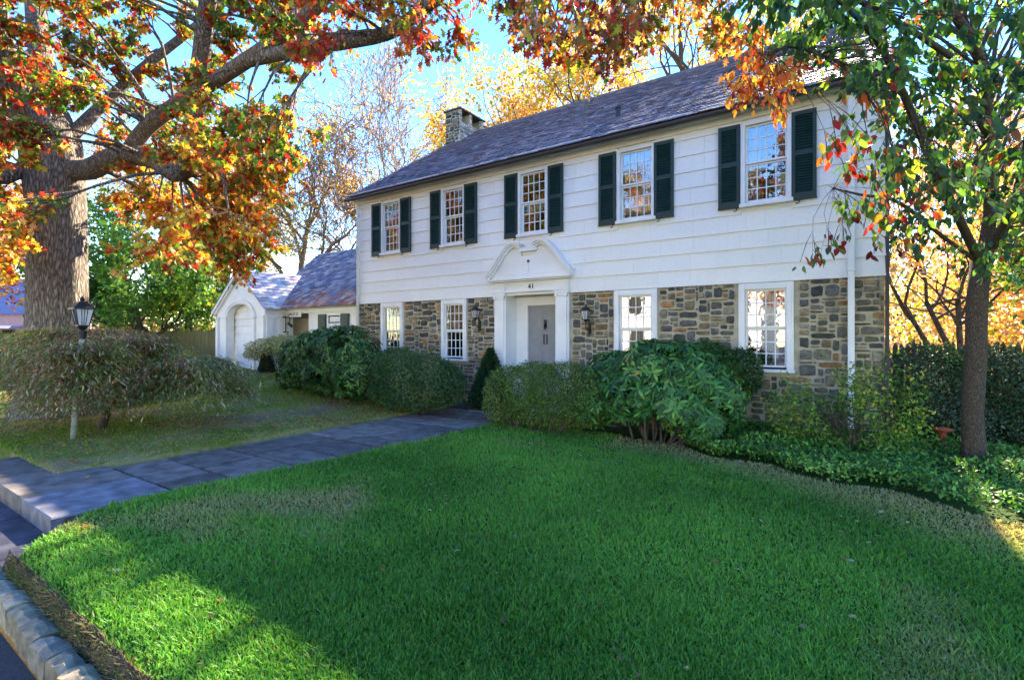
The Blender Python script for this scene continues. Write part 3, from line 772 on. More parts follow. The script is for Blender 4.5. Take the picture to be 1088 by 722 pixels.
# tympanum board with notch shape at centre
out = [(xm - HW + .1, Zc + .021)] + [(xm - neck(i / 12)[0], neck(i / 12)[1] - .0) for i in range(1, 13)]
out += [(xm - HW * .2 + .03, Zc + HP * .78), (xm + HW * .2 - .03, Zc + HP * .78)] + [(xm + neck(i / 12)[0], neck(i / 12)[1]) for i in range(12, 0, -1)] + [(xm + HW - .1, Zc + .021)]
pd.prism_y(out, yo - .1, yo)
pd.box(xm - HW * .22, xm + HW * .22, yo - .14, yo - .0, Zc + HP * .93, Zc + HP + .05)
pd.box(xm - HW * .6, xm + HW * .6, yo - .115, yo - .1, Zc + .10, Zc + .118); pd.box(xm - .006, xm + .006, yo - .11, yo - .1, Zc + .118, Zc + HP * .6)
child(pd, 'pediment', M['white'], surr, .0)
mb = MB(); mb.box(xm - .02, xm + .025, yo - .13, yo - .1, Zc + HP * .55, Zc + HP * .55 + .05); child(mb, 'light_sensor', M['conduit'], surr)
# recess and door
rc = MB(); ix0, ix1 = DX0 + PWd + .03, DX1 - PWd - .03; yr = Y0 + .42
rc.box(ix0 - .03, ix0, yo + .02, yr - .042, .02, Zcap + .02); rc.box(ix1, ix1 + .03, yo + .02, yr - .042, .02, Zcap + .02)
rc.box(ix0 + .002, ix1 - .002, yr - .038, yr + .04, ZD + .202, Zcap + .1)
dxa, dxb = onY(561.5, 300, yr).x, 0
dxb = dxa + .92
rc.box(ix0 - .03, dxa, yr - .04, yr + .04, .02, ZD + .2); rc.box(dxb, max(ix1, dxb + .1) + .03, yr - .04, yr + .04, .02, ZD + .2); rc.box(dxa, dxb, yr - .04, yr + .04, ZD, ZD + .2)
child(rc, 'recess_panel', M['white'], surr)
dr = MB(); dr.box(dxa, dxb, yr + .02, yr + .06, .05, ZD)
for ci in range(2):
    for (a, b) in ((.2, .72), (.84, 1.3), (1.42, ZD - .12)):
        wd_ = (dxb - dxa - .4) / 2; x0 = dxa + .13 + ci * (wd_ + .14); dr.box(x0, x0 + wd_, yr + .014, yr + .0195, a, b); dr.box(x0 + .03, x0 + wd_ - .03, yr + .008, yr + .0138, a + .03, b - .03)
dr.box(dxa, dxb, yr + .0, yr + .03, .78, .8)
door = dr.build('door', M['grey_door'], house, bevel=.004)
kn = MB(); xk = (dxa + dxb) / 2; kn.box(xk - .03, xk + .03, yr - .015, yr + .01, ZD - .52, ZD - .34); kn.tube([(xk, yr - .02, ZD - .42), (xk, yr - .05, ZD - .5), (xk, yr - .02, ZD - .56)], [.018] * 3, 8); child(kn, 'knocker', M['black'], door)
kn = MB(); kn.box(xk - .045, xk - .035, yr - .01, yr + .02, ZD - .9, ZD - .68); kn.box(xk + .035, xk + .045, yr - .01, yr + .02, ZD - .9, ZD - .68); kn.box(xk - .035, xk + .035, yr - .01, yr + .02, ZD - .69, ZD - .68); kn.box(xk - .035, xk + .035, yr - .01, yr + .02, ZD - .9, ZD - .89); child(kn, 'mail_slot', M['black'], door)
kn = MB(); kn.lathe([(.001, 0), (.02, .0), (.03, .02), (.02, .05), (.001, .055)], 0, 0, 12); kn.v = [(dxa + .07 + v[0], yr - .02 - v[2] + .0, .95 + v[1]) for v in kn.v]; child(kn, 'door_knob', M['black'], door, smooth=True)
# threshold steps
stp = MB(); stp.box(DX0 + .05, DX1 - .05, Y0 - .5, Y0 + .42, -.1, .05); stp.box(DX0 - .1, DX1 + .1, Y0 - .9, Y0 - .501, -.1, -.0)
stp.build('door_step', M['kerb'], house)
# house number 41, as raised figures
def text_obj(txt, size, loc, mat, par=None, ext=.006, name='house_number', rot=(R(90), 0, 0)):
    cu = bpy.data.curves.new(name, 'FONT'); cu.body = txt; cu.size = size; cu.extrude = ext; cu.align_x = 'CENTER'; cu.space_character = 1.1
    t = bpy.data.objects.new('tmp', cu); COL.objects.link(t)
    dg = bpy.context.evaluated_depsgraph_get(); me = bpy.data.meshes.new_from_object(t.evaluated_get(dg)); bpy.data.objects.remove(t)
    o = bpy.data.objects.new(name, me); COL.objects.link(o); me.materials.clear(); me.materials.append(mat)
    o.rotation_euler = rot
    if par:
        top = par
        while top.parent: top = top.parent
        o.parent = par; o.location = Vector(loc) - top.location
    else: o.location = loc
    return o
p41 = onY(564, 306.5, yo - .075)
text_obj('41', .155, (p41.x, yo - .068, p41.z), M['conduit'], house)

# ---- wall lanterns beside the door
def lantern(mb_frame, mb_glass, c, s=1.0):
    """carriage lantern, c = centre of the glass body"""
    x, y, z = c
    def ring(w0, z0, w1, z1, mb, col=(1, 1, 1)):
        vs = [(x + a * w0, y + b * w0, z + z0) for a, b in ((-1, -1), (1, -1), (1, 1), (-1, 1))] + [(x + a * w1, y + b * w1, z + z1) for a, b in ((-1, -1), (1, -1), (1, 1), (-1, 1))]
        mb.add(vs, [(0, 1, 5, 4), (1, 2, 6, 5), (2, 3, 7, 6), (3, 0, 4, 7), (3, 2, 1, 0), (4, 5, 6, 7)], col)
    ring(.055 * s, -.12 * s, .092 * s, .09 * s, mb_glass)
    for a, b in ((-1, -1), (1, -1), (1, 1), (-1, 1)):
        mb_frame.tube([(x + a * .058 * s, y + b * .058 * s, z - .125 * s), (x + a * .098 * s, y + b * .098 * s, z + .095 * s)], [.007 * s] * 2, 6)
    for a in (-1, 0, 1):
        mb_frame.tube([(x + a * .02 * s, y - .058 * s, z - .12 * s), (x + a * .032 * s, y - .096 * s, z + .09 * s)], [.004 * s] * 2, 5)
        mb_frame.tube([(x + .058 * s, y + a * .02 * s, z - .12 * s), (x + .096 * s, y + a * .032 * s, z + .09 * s)], [.004 * s] * 2, 5)
    ring(.12 * s, .09 * s, .12 * s, .105 * s, mb_frame); ring(.118 * s, .105 * s, .045 * s, .18 * s, mb_frame); ring(.05 * s, .18 * s, .05 * s, .195 * s, mb_frame)
    mb_frame.tube([(x, y, z + .19 * s), (x, y, z + .205 * s), (x, y, z + .225 * s), (x, y, z + .245 * s), (x, y, z + .265 * s)], [.012 * s, .024 * s, .03 * s, .02 * s, .004 * s], 10)
    ring(.064 * s, -.135 * s, .064 * s, -.12 * s, mb_frame); ring(.02 * s, -.19 * s, .055 * s, -.135 * s, mb_frame)
for px, py, lab in ((505, 330, 'black iron wall lantern on the stone between the second window and the front door'), (622.5, 331, 'black iron wall lantern on the stone to the right of the front door')):
    c = onY(px, py + 3, Y0 - .2)
    t = thing('wall_lantern', lab, 'wall lantern', (c.x, Y0 - .03, c.z), 'black lanterns flanking the front door')
    fr_, gl_ = MB(), MB(); lantern(fr_, gl_, (c.x, c.y, c.z), .8)
    fr_.build('lantern_frame', M['black'], t); gl_.build('lantern_glass', M['frost'], t)
    b_ = MB(); b_.tube([(c.x, c.y, c.z - .14), (c.x, c.y, c.z - .26), (c.x, Y0 - .1, c.z - .33), (c.x, Y0 - .05, c.z - .28)], [.013] * 4, 8)
    b_.tube([(c.x, Y0 - .06, c.z - .44), (c.x, Y0 - .06, c.z - .1)], [.018, .022], 8); b_.box(c.x - .03, c.x + .03, Y0 - .06, Y0 - .02, c.z - .4, c.z - .16)
    b_.build('bracket', M['black'], t)

# ------------------------------------------------------------------ WING WITH ARCHED PORCH
YW = 9.78
wing = thing('house_wing', 'low white side wing with weathered shingle roof and arched gabled porch left of the house', 'house wing', (-16, YW, .3))
WE = .5 * (onY(330, 328.5, YW - .25).z + onY(375, 323, YW - .25).z)      # eave height
wxl = onY(288, 330, YW).x; wxr = XL_ - .02
rr = onX(377, 265, XL_); RY = None
# wing ridge: choose pitch 0.75
PW = .72
for k in range(400):
    yy = YW + k * .02; p = onX(378, 264, XL_ - .1)
    break
def ray_roof(px, py):
    d = ray(px, py); # plane z = WE + PW*(y-(YW-.3))
    t = (WE - PW * (YW - .3) - CAM_Z) / (d.z - PW * d.y); return Vector((0, 0, CAM_Z)) + d * t
wr = ray_roof(377, 265); wl_ = ray_roof(342, 270)
WRY, WRZ = .5 * (wr.y + wl_.y), 0; WRZ = WE + PW * (WRY - (YW - .3))
print('wing', WE, wxl, wxr, 'ridge', wr, wl_)
RIDX = wl_.x
gx1_ = onY(282, 340, 9.0).x - .12
wf = MB()
dxw0, dxw1 = onY(293, 340, YW).x, onY(328, 340, YW).x
wall_with_holes(wf, gx1_ + .0, wxr, -.1, WE, [(dxw0, dxw1, -.1, onY(310, 333, YW).z)], YW, YW + .2)
wf.build('wing_wall', M['white'], wing)
wb = MB(); wb.box(dxw0 - 1, dxw1 + .3, YW + .55, YW + .6, -.1, WE); wb.build('recessed_board', M['beige'], wing)
ff = MB(); ff.box(wxl - .3, wxr, YW - .06, YW, WE - .14, WE - .01); ff.prism_x([(YW, WE), (YW - .2, WE), (YW - .28, WE + .06), (YW, WE + .06)], wxl - .3, wxr); ff.build('fascia', M['white'], wing)
# roof of the wing: weathered shingles, with reddish leaf litter at the eave
WSL = [(.13, .125, .18), (.17, .16, .22), (.10, .10, .145), (.28, .25, .27), (.2, .18, .22), (.34, .31, .32)]
wm = MB(); 
nrow = 26; p0 = Vector((YW - .34, WE + .03)); p1 = Vector((WRY, WRZ + .03)); L = (p1 - p0).length
r2 = random.Random(4)
# left rake slopes: ridge starts at RIDX, eave reaches behind the porch
for j in range(nrow):
    f0 = j / nrow; f1 = min((j + 1.4) / nrow, 1); xa = (wxl - .6) * (1 - f0) + RIDX * f0; a = xa - r2.uniform(0, .2)
    while a < wxr + .02:
        ww = r2.uniform(.14, .3); b = min(a + ww, wxr + .02); k = r2.uniform(.7, 1.3); c = tuple(q * k for q in r2.choice(WSL))
        if f0 < .25 and r2.random() < (.8 - f0 * 2.4): c = r2.choice([(.32, .10, .07), (.26, .12, .09), (.42, .25, .18), (.2, .08, .06)])
        q0 = p0.lerp(p1, f0); q1 = p0.lerp(p1, f1); lf = .035 + r2.uniform(-.008, .012)
        wm.add([(a, q0.x, q0.y + lf), (b - .006, q0.x, q0.y + lf), (b - .006, q1.x, q1.y), (a, q1.x, q1.y), (a, q0.x + .006, q0.y), (b - .006, q0.x + .006, q0.y)], [(0, 1, 2, 3), (0, 4, 5, 1), (0, 3, 4), (1, 5, 2)], c); a = b
wm.add([(wxl - .6, p0.x, p0.y - .01), (wxr, p0.x, p0.y - .01), (wxr, p1.x, p1.y - .01), (RIDX, p1.x, p1.y - .01)], [(0, 1, 2, 3)], (.06, .055, .07))
yb_ = 2 * WRY - p0.x
wm.add([(wxl - .6, yb_, p0.y), (wxr, yb_, p0.y), (wxr, p1.x, p1.y), (RIDX, p1.x, p1.y)], [(3, 2, 1, 0)], (.08, .07, .09))
wm.add([(wxl - .6, p0.x, p0.y), (RIDX, p1.x, p1.y), (wxl - .6, yb_, p0.y)], [(0, 1, 2)], (.08, .07, .09))
wm.build('wing_roof', M['slate'], wing)
# little window with shutters
a0, a1 = onY(349.5, 340, YW).x, onY(362, 340, YW).x; zt_, zb_ = onY(356, 335, YW).z, onY(356, 351, YW).z
window(wing, a0, a1, zb_, zt_, YW - .0, .05, cur=None, rows=2, cols=4, proud=.03)
for q0, q1 in ((339, 347), (362.8, 371.5)):
    m = MB(); x0, x1 = onY(q0, 340, YW).x, onY(q1, 340, YW).x; m.box(x0, x1, YW - .045, YW - .005, zb_ - .05, zt_ + .05)
    for q in range(12): zz = zb_ + (zt_ - zb_) * (q + .5) / 12; m.box(x0 + .04, x1 - .04, YW - .056, YW - .044, zz - .012, zz + .008)
    m.build('shutter', M['green'], wing)
# arched porch: gable front towards the street
YP = 9.0
gx0, gx1 = onY(231, 340, YP).x, onY(282, 340, YP).x; gz0 = left_h(np.array(gx0), np.array(YP)).item() - .05
pe = onY(282, 326, YP).z; pap = onY(257, 287, YP).z; gxm = (gx0 + gx1) / 2
ax0, ax1 = onY(242.5, 340, YP).x, onY(269, 340, YP).x; zsp = .5 * (onY(242, 336, YP).z + onY(270, 335, YP).z); zcr = onY(258, 322.5, YP).z
zbase = onY(256, 396.5, YP).z
gz0 = min(gz0, zbase)
print('porch', gx0, gx1, gz0, zbase, pe, pap, ax0, ax1, zsp, zcr)
pf = MB()
arc = [(ax1 - (ax1 - ax0) * (1 - math.cos(math.pi * i / 20)) / 2, zsp + (zcr - zsp) * math.sin(math.pi * i / 20)) for i in range(21)]
outl = [(gx0, gz0), (ax0, gz0), (ax0, zsp)] + arc[::-1][1:-1] + [(ax1, zsp), (ax1, gz0), (gx1, gz0), (gx1, pe), (gxm, pap - .05), (gx0, pe)]
pf.prism_y(outl, YP, YP + .2)
porch = pf.build('porch', M['white'], wing)
am = MB()
for k_, (o0, o1, out_) in enumerate(((.0, .07, .04), (.07, .14, .06))):
    vs = []; fs = []
    for i in range(21):
        t = math.pi * i / 20; cx_ = (ax0 + ax1) / 2; hw = (ax1 - ax0) / 2
        for rr_ in (o0, o1):
            x = cx_ + (hw + rr_) * math.cos(t); z = zsp + (zcr - zsp + rr_) * math.sin(t); vs += [(x, YP - out_, z), (x, YP, z)]
    for i in range(20):
        q = i * 4; n = q + 4; fs += [(q, q + 2, n + 2, n), (q + 2, q + 3, n + 3, n + 2), (q, n, n + 1, q + 1)]
    am.add(vs, fs)
child(am, 'arch_moulding', M['white'], porch)
for x0, x1 in ((ax0 - .16, ax0 - .02), (ax1 + .02, ax1 + .16), (gx0, gx0 + .14), (gx1 - .14, gx1)):
    c_ = MB(); c_.box(x0, x1, YP - .07, YP, gz0, zsp - .08); c_.box(x0 - .03, x1 + .03, YP - .1, YP + .01, zsp - .08, zsp - .03); c_.box(x0 - .015, x1 + .015, YP - .085, YP, zsp - .03, zsp); c_.box(x0 - .02, x1 + .02, YP - .09, YP, gz0, gz0 + .14)
    child(c_, 'pilaster', M['white'], porch, .004)
br = MB(); n_ = 9; zz = zbase + .12; hgt = (zcr - zz) / n_
for i in range(n_): br.add([(ax0, YP + .22, zz + i * hgt), (ax1, YP + .22, zz + i * hgt), (ax1, YP + .26, zz + (i + 1) * hgt), (ax0, YP + .26, zz + (i + 1) * hgt), (ax0, YP + .27, zz + i * hgt), (ax1, YP + .27, zz + i * hgt)], [(0, 1, 2, 3), (0, 4, 5, 1)])
child(br, 'arch_boarding', M['white'], porch)
bs = MB(); bs.box(ax0 - .02, ax1 + .02, YP + .18, YP + .5, gz0 - .3, zbase + .12); child(bs, 'porch_base', M['mortar'], porch)
# porch side wall with columns, facing the path
yside = onX(295, 340, gx1).y; yside = YW
sd_ = MB(); sd_.box(gx1 - .12, gx1 - .01, YP + .2, YW + .2, gz0, pe)
sd2 = MB(); sd2.box(gx0, gx0 + .1, YP + .2, YW + 1.5, gz0, pe); child(sd2, 'porch_side', M['white'], porch)
child(sd_, 'porch_side', M['white'], porch)
for f_ in (.03, .60):
    yc = YP + (YW - YP) * f_; c_ = MB(); c_.box(gx1, gx1 + .06, yc, yc + .22, gz0, zsp - .08); c_.box(gx1, gx1 + .1, yc - .03, yc + .25, zsp - .08, zsp - .02); child(c_, 'pilaster', M['white'], porch)
pr = MB(); PS = [(.62, .58, .57), (.52, .48, .48), (.68, .64, .62), (.45, .40, .42), (.58, .5, .5)]
hw = (gx1 - gx0) / 2 + .16; rise = pap - pe; ybk = YP + 2.6
# slopes facing +x and -x
for sgn in (1, -1):
    rows = 12
    for j in range(rows):
        f0, f1 = j / rows, min((j + 1.3) / rows, 1); y = YP - .14 - r2.uniform(0, .1)
        xe, ze = gxm + sgn * hw * (1 - f0), pe - .06 + (rise + .1) * f0; xi, zi = gxm + sgn * hw * (1 - f1), pe - .06 + (rise + .1) * f1
        while y < ybk:
            ww = r2.uniform(.15, .3); c = tuple(q * r2.uniform(.85, 1.1) for q in r2.choice(PS)); y1 = min(y + ww, ybk); y_ = max(y, YP - .14)
            if y1 - y_ > .02: pr.add([(xe, y_, ze + .03), (xe, y1 - .005, ze + .03), (xi, y1 - .005, zi), (xi, y_, zi), (xe - sgn * .004, y_, ze), (xe - sgn * .004, y1 - .005, ze)], [(0, 1, 2, 3), (0, 4, 5, 1)], c)
            y = y1
    pr.add([(gxm + sgn * hw, YP - .14, pe - .08), (gxm + sgn * hw, ybk, pe - .08), (gxm, ybk, pap), (gxm, YP - .14, pap)], [(0, 1, 2, 3)], (.4, .38, .38))
child(pr, 'porch_roof', M['slate'], porch)
for sgn in (1, -1):
    rk = MB()
    rk.prism_y([(gxm, pap - .11), (gxm, pap + .01), (gxm + sgn * (hw + .02), pe - .09), (gxm + sgn * (hw + .02), pe - .2)][::sgn], YP - .13, YP - .08)
    rk.prism_y([(gxm, pap - .2), (gxm, pap - .115), (gxm + sgn * (hw - .05), pe - .165), (gxm + sgn * (hw - .05), pe - .24)][::sgn], YP - .078, YP - .0)
    child(rk, 'rake_board', M['white'], porch)
# name board over the recessed wall and an iron bracket
sb = MB(); q0, q1 = onY(301, 334, YW - .08), onY(320, 333, YW - .08); sb.box(q0.x, q1.x, YW - .09, YW - .062, q0.z - .10, q0.z + .08); sb.build('name_board', M['white'], wing, bevel=.003)
tx = text_obj('CHARLES ST', .125, ((q0.x + q1.x) / 2, YW - .094, q0.z - .05), M['conduit'], wing, .003, 'sign_lettering')
hb0 = onY(296, 336, YP + 1.3)
hb = thing('bracket_lamp', 'small black lamp hanging on an iron bracket beside the arched porch', 'bracket lamp', onY(303, 336, YW - .25))
q = MB(); A_ = onY(298.5, 336, YW - .1); B_ = onY(303.5, 336.8, YW - .3); q.tube([A_, B_], [.03, .03], 6); C_ = onY(303.5, 352, YW - .3); q.tube([B_, C_], [.018] * 2, 6)
q.tube([onY(301, 352.3, YW - .3), onY(307, 353, YW - .3)], [.018] * 2, 6); q.tube([B_, onY(307, 336.2, YW - .3), onY(308, 340, YW - .3), onY(307, 343, YW - .3)], [.015] * 4, 6); q.build('bracket', M['black'], hb)
q = MB(); q.tube([onY(306.5, 343.5, YW - .3), onY(310, 346.5, YW - .3)], [.05, .045], 10); q.build('lamp_head', M['black'], hb)
# ------------------------------------------------------------------ PLANTS
V3 = Vector
def perp_rand(d, ang, r):
    a = d.orthogonal().normalized(); b = d.cross(a); t = r.uniform(0, 2 * math.pi)
    return (d * math.cos(ang) + (a * math.cos(t) + b * math.sin(t)) * math.sin(ang)).normalized()
def grow(mb, tips, p, d, L, rad, depth, r, seg=6, kids=(3, 4), wig=.25, up=.1, ang=(25, 55), shrink=(.55, .75), tipfrac=.35, minr=.003):
    n = 5; pts = [p.copy()]; q = p.copy(); dd = d.copy()
    for i in range(n):
        dd = (dd + V3((r.uniform(-1, 1), r.uniform(-1, 1), r.uniform(-1, 1))) * wig + V3((0, 0, up))).normalized()
        q = q + dd * (L / n); pts.append(q.copy())
    rr = [max(rad * (1 - .62 * i / n), .003) for i in range(n + 1)]
    rr = [max(q_, minr) for q_ in rr]; mb.tube(pts, rr, seg, cap=False)
    if depth <= 0:
        for i in range(2, n + 1): tips.append((pts[i], (pts[i] - pts[i - 1]).normalized()))
        return
    for k in range(r.randint(*kids)):
        f = r.uniform(tipfrac, 1); i = min(int(f * n), n - 1); pp = pts[i].lerp(pts[i + 1], f * n - i)
        grow(mb, tips, pp, perp_rand((pts[i + 1] - pts[i]).normalized(), R(r.uniform(*ang)), r), L * r.uniform(*shrink), rr[i] * .6, depth - 1, r, max(seg - 1, 3), kids, wig, up, ang, shrink, tipfrac, minr)
    grow(mb, tips, pts[-1], dd, L * .6, rr[-1], depth - 1, r, max(seg - 1, 3), kids, wig, up, ang, shrink, tipfrac, minr)
def leaves_at(tips, n, spread, size, shape, mat, parent, cols, wts, name='foliage', droop=.5, seed=1, fscale=1.0, jit=.25, width=1.0, fold=.15, flat=.0):
    if not tips: return None
    TP = np.array([t[0][:] for t in tips]); TD = np.array([t[1][:] for t in tips])
    k = rng.integers(0, len(tips), n); off = rand_unit(n) * (rng.uniform(0, 1, (n, 1)) ** .6) * spread
    P = TP[k] + off; T = nrm(rand_unit(n) + TD[k] * .5 + nrm(off) * .5 + np.array([0, 0, -droop])); N = nrm(rand_unit(n) + np.array([0, 0, .6 + flat]))
    sz = size * rng.uniform(.6, 1.25, n)
    return leaf_mesh(name, P, T, N, sz, palette(P, cols, wts, seed, fscale, jit), shape, mat, parent, fold, width)

RED = (.36, .025, .015); DRED = (.17, .015, .012); ORG = (.60, .14, .025); YEL = (.66, .42, .06); YGR = (.32, .34, .045); GRN = (.075, .17, .025); DGR = (.03, .085, .02); BRN = (.28, .12, .05); GOLD = (.62, .36, .09)

# ---- the big oak at the left
tb = pt(62, 350, 10.3); TB = V3((tb.x, tb.y, .0)); zg = left_h(np.array(TB.x), np.array(TB.y)).item()
oak = thing('oak_tree', 'massive oak with furrowed grey trunk and red and green leaves arching over the left lawn', 'tree', (TB.x, TB.y, zg))
tk = MB(); Zt = 10.3
def ptt(x, y, Z): return pt(x, y, Z)
trunk_pts = [V3((TB.x, TB.y, zg - .3)), V3((TB.x, TB.y, zg + .25)), V3((TB.x, TB.y, zg + .9)), pt(62, 330, Zt), pt(62, 270, Zt), pt(60, 215, Zt), pt(57, 180, Zt), pt(53, 150, Zt), pt(45, 120, Zt)]
tk.tube(trunk_pts, [.9, .66, .54, .49, .475, .48, .50, .50, .42], 72, wob=.035)
limbs = []
def limb(pts, r0, r1, seg=14):
    # smooth through the points
    P = [V3(p) for p in pts]; out = []
    for i in range(len(P) - 1):
        a = P[max(i - 1, 0)]; b = P[i]; c = P[i + 1]; d = P[min(i + 2, len(P) - 1)]
        for k in range(4):
            t = k / 4; out.append(.5 * ((2 * b) + (c - a) * t + (2 * a - 5 * b + 4 * c - d) * t * t + (3 * b - a - 3 * c + d) * t ** 3))
    out.append(P[-1]); n = len(out)
    rr = [r0 + (r1 - r0) * i / (n - 1) for i in range(n)]
    tk.tube(out, rr, seg, wob=.04); limbs.append((out, rr)); return out
limb([pt(52, 160, Zt), pt(28, 120, Zt), pt(8, 80, Zt - .3), pt(-6, 30, Zt - .6), pt(-20, -60, Zt - 1)], .36, .2)
limb([pt(50, 150, Zt), pt(48, 90, Zt + .6), pt(40, 30, Zt + 1.2), pt(30, -70, Zt + 2)], .3, .16)
limb([pt(62, 180, Zt), pt(95, 180, Zt - .2), pt(128, 165, Zt - .5), pt(160, 168, Zt - .8), pt(190, 184, Zt - 1.2), pt(203, 150, Zt - 1.5), pt(209, 100, Zt - 1.8), pt(215, 50, Zt - 2.1), pt(221, 0, Zt - 2.4), pt(226, -80, Zt - 2.8)], .21, .11)
C_ = limb([pt(136, 166, Zt - .6), pt(152, 140, Zt - .8), pt(186, 112, Zt - 1.4), pt(235, 82, Zt - 2.2), pt(293, 43, Zt - 3), pt(330, 14, Zt - 3.5), pt(360, -20, Zt - 3.9), pt(420, -90, Zt - 4.5)], .15, .065)
D_ = limb([pt(262, 64, Zt - 2.6), pt(300, 56, Zt - 3), pt(345, 48, Zt - 3.5), pt(410, 36, Zt - 4.1), pt(446, 12, Zt - 4.4), pt(520, -45, Zt - 4.7), pt(620, -70, Zt - 4.9), pt(760, -60, Zt - 5.2)], .11, .045, 10)
limb([pt(70, 150, Zt), pt(100, 120, Zt + .5), pt(130, 92, Zt + .8), pt(160, 66, Zt + 1), pt(230, 10, Zt + 1.2), pt(300, -60, Zt + 1.5)], .13, .07)
limb([pt(200, 165, Zt - 1.4), pt(225, 150, Zt - 1.6), pt(236, 185, Zt - 1.8), pt(243, 225, Zt - 2)], .05, .015, 8)
limb([pt(100, 175, Zt - .2), pt(140, 195, Zt + .4), pt(190, 225, Zt + .9), pt(250, 250, Zt + 1.4), pt(300, 285, Zt + 1.8)], .06, .02, 8)
limb([pt(40, 165, Zt), pt(5, 190, Zt - .6), pt(-40, 180, Zt - 1.2), pt(-110, 160, Zt - 2)], .14, .06, 8)
LP_ = [(p, r) for out, rr in limbs for p, r in zip(out, rr)]
LPa = np.array([p[:] for p, r in LP_])
ro = random.Random(21)
clusters = []
def add_cluster(x, y, Z, rad, n, key): clusters.append((pt(x, y, Z), rad, n, key))
def ok_oak(x, y):
    if 22 < x < 100 and y > 128: return False
    if 92 < x < 132 and y > 186: return False        # sky gap beside the trunk
    if 262 < x < 345 and 74 < y < 132: return False
    if x > 300 and y > 72: return False
    if x > 100 and y > 285 - abs(x - 215) * .25: return False
    if 100 < x < 150 and 200 < y: return False
    if x < 22 and y > 290: return False
    return True
cnt = 0
while cnt < 245:
    x = ro.uniform(-140, 335); y = ro.uniform(-110, 285)
    if not ok_oak(x, y): continue
    Z = ro.uniform(7.0, 11.5) if x < 230 else ro.uniform(6, 9)
    if 90 < x < 340 and 10 < y < 205 and ro.random() < .66: Z = ro.uniform(10.2, 13) if x < 230 else ro.uniform(8.5, 11)
    if x>215 and y>150: Z=ro.uniform(8.5,11)
    key = 'low' if y > 150 else ('left' if x < 60 else 'mid')
    add_cluster(x, y, Z, ro.uniform(.35, .6), 150, key); cnt += 1
for x, y in [(8, 225), (-4, 250), (14, 262), (6, 200), (-15, 275), (-30, 235), (150, 222), (182, 240), (205, 262), (228, 272), (240, 252), (262, 262), (216, 235), (170, 215), (282, 255), (250, 285), (270, 240), (140, 212)]:
    add_cluster(x, y, ro.uniform(8.5, 10.5), .42, 150, 'low')
for x, y in [(290, 130), (258, 150), (300, 160), (275, 185), (295, 205), (250, 215), (312, 185)]: add_cluster(x, y, ro.uniform(8.5, 10), .42, 110, 'low')
for k in range(34):      # over the middle of the picture
    x = ro.uniform(320, 505); y = ro.uniform(-60, 52 - .0 * x); add_cluster(x, y, ro.uniform(5.2, 6.8), .3, 62, 'pink')
for k in range(54):      # red hanging twigs before the roof
    x = ro.uniform(535, 800); y = ro.uniform(-70, 62 - 20 * abs(math.sin(x * .02))); add_cluster(x, y, ro.uniform(4.2, 6.0), .26, 46, 'red')
for x, y in [(610, 66), (640, 82), (652, 62), (586, 52), (672, 50), (566, 30), (545, 10), (530, 0)]: add_cluster(x, y, 4.9, .2, 38, 'red')
tips_by = {}
for c, rad, n, key in clusters:
    i = int(np.argmin(((LPa - np.array(c[:])) ** 2).sum(1) + np.maximum(LPa[:, 2] * -1 + c.z, 0) * .3)); p0, r0 = LP_[i]
    d = c - p0; L = d.length
    if L < .05: continue
    mid = p0.lerp(c, .5) + V3((ro.uniform(-.15, .15), ro.uniform(-.15, .15), ro.uniform(0, .22))) * L * .6
    br_ = min(r0 * .35, .012 + .011 * L)
    tk.tube([p0, p0.lerp(mid, .5) + V3((0, 0, .03 * L)), mid, mid.lerp(c, .55), c], [br_, br_ * .8, br_ * .62, br_ * .42, br_ * .25], 5, cap=False)
    t_ = []
    for q in range(6):
        st_ = mid.lerp(c, ro.uniform(.1, 1)); dd = V3((ro.gauss(0, 1), ro.gauss(0, 1), ro.gauss(-.1, .7))).normalized(); e = c + dd * rad * ro.uniform(.5, 1)
        tk.tube([st_, st_.lerp(e, .5) + V3((0, 0, .04)), e], [br_ * .3, br_ * .2, .003], 4, cap=False)
        for f in (.35, .55, .75, .9, 1): t_.append((st_.lerp(e, f), (e - st_).normalized()))
    tips_by.setdefault(key, []).append((t_, n))
oak_trunk = tk.build('trunk', M['bark'], oak, smooth=True)
allP, allT, allN, allS, allC = [], [], [], [], []
pals = {'mid': ([GRN, YGR, RED, DRED, ORG, (.05, .15, .02), YEL], [5.5, 3.4, 3.4, 1.2, .8, 3, 1.0]), 'left': ([ORG, RED, GRN, YGR, DRED], [1.6, 3.6, 5, 2.2, 1.2]),
        'low': ([YEL, ORG, RED, YGR, GRN, (.75, .45, .2)], [3.2, 2.0, 2.6, 3.2, 2.4, 1.2]), 'pink': ([RED, ORG, YGR, GRN, (.5, .12, .1), YEL], [2.2, 2.2, 2.2, 1.6, 1.8, 1.2]),
        'red': ([RED, DRED, ORG, BRN, YGR, GRN, GOLD], [2.2, 1.8, 2, 2.4, 2.4, 1.6, 1.8])}
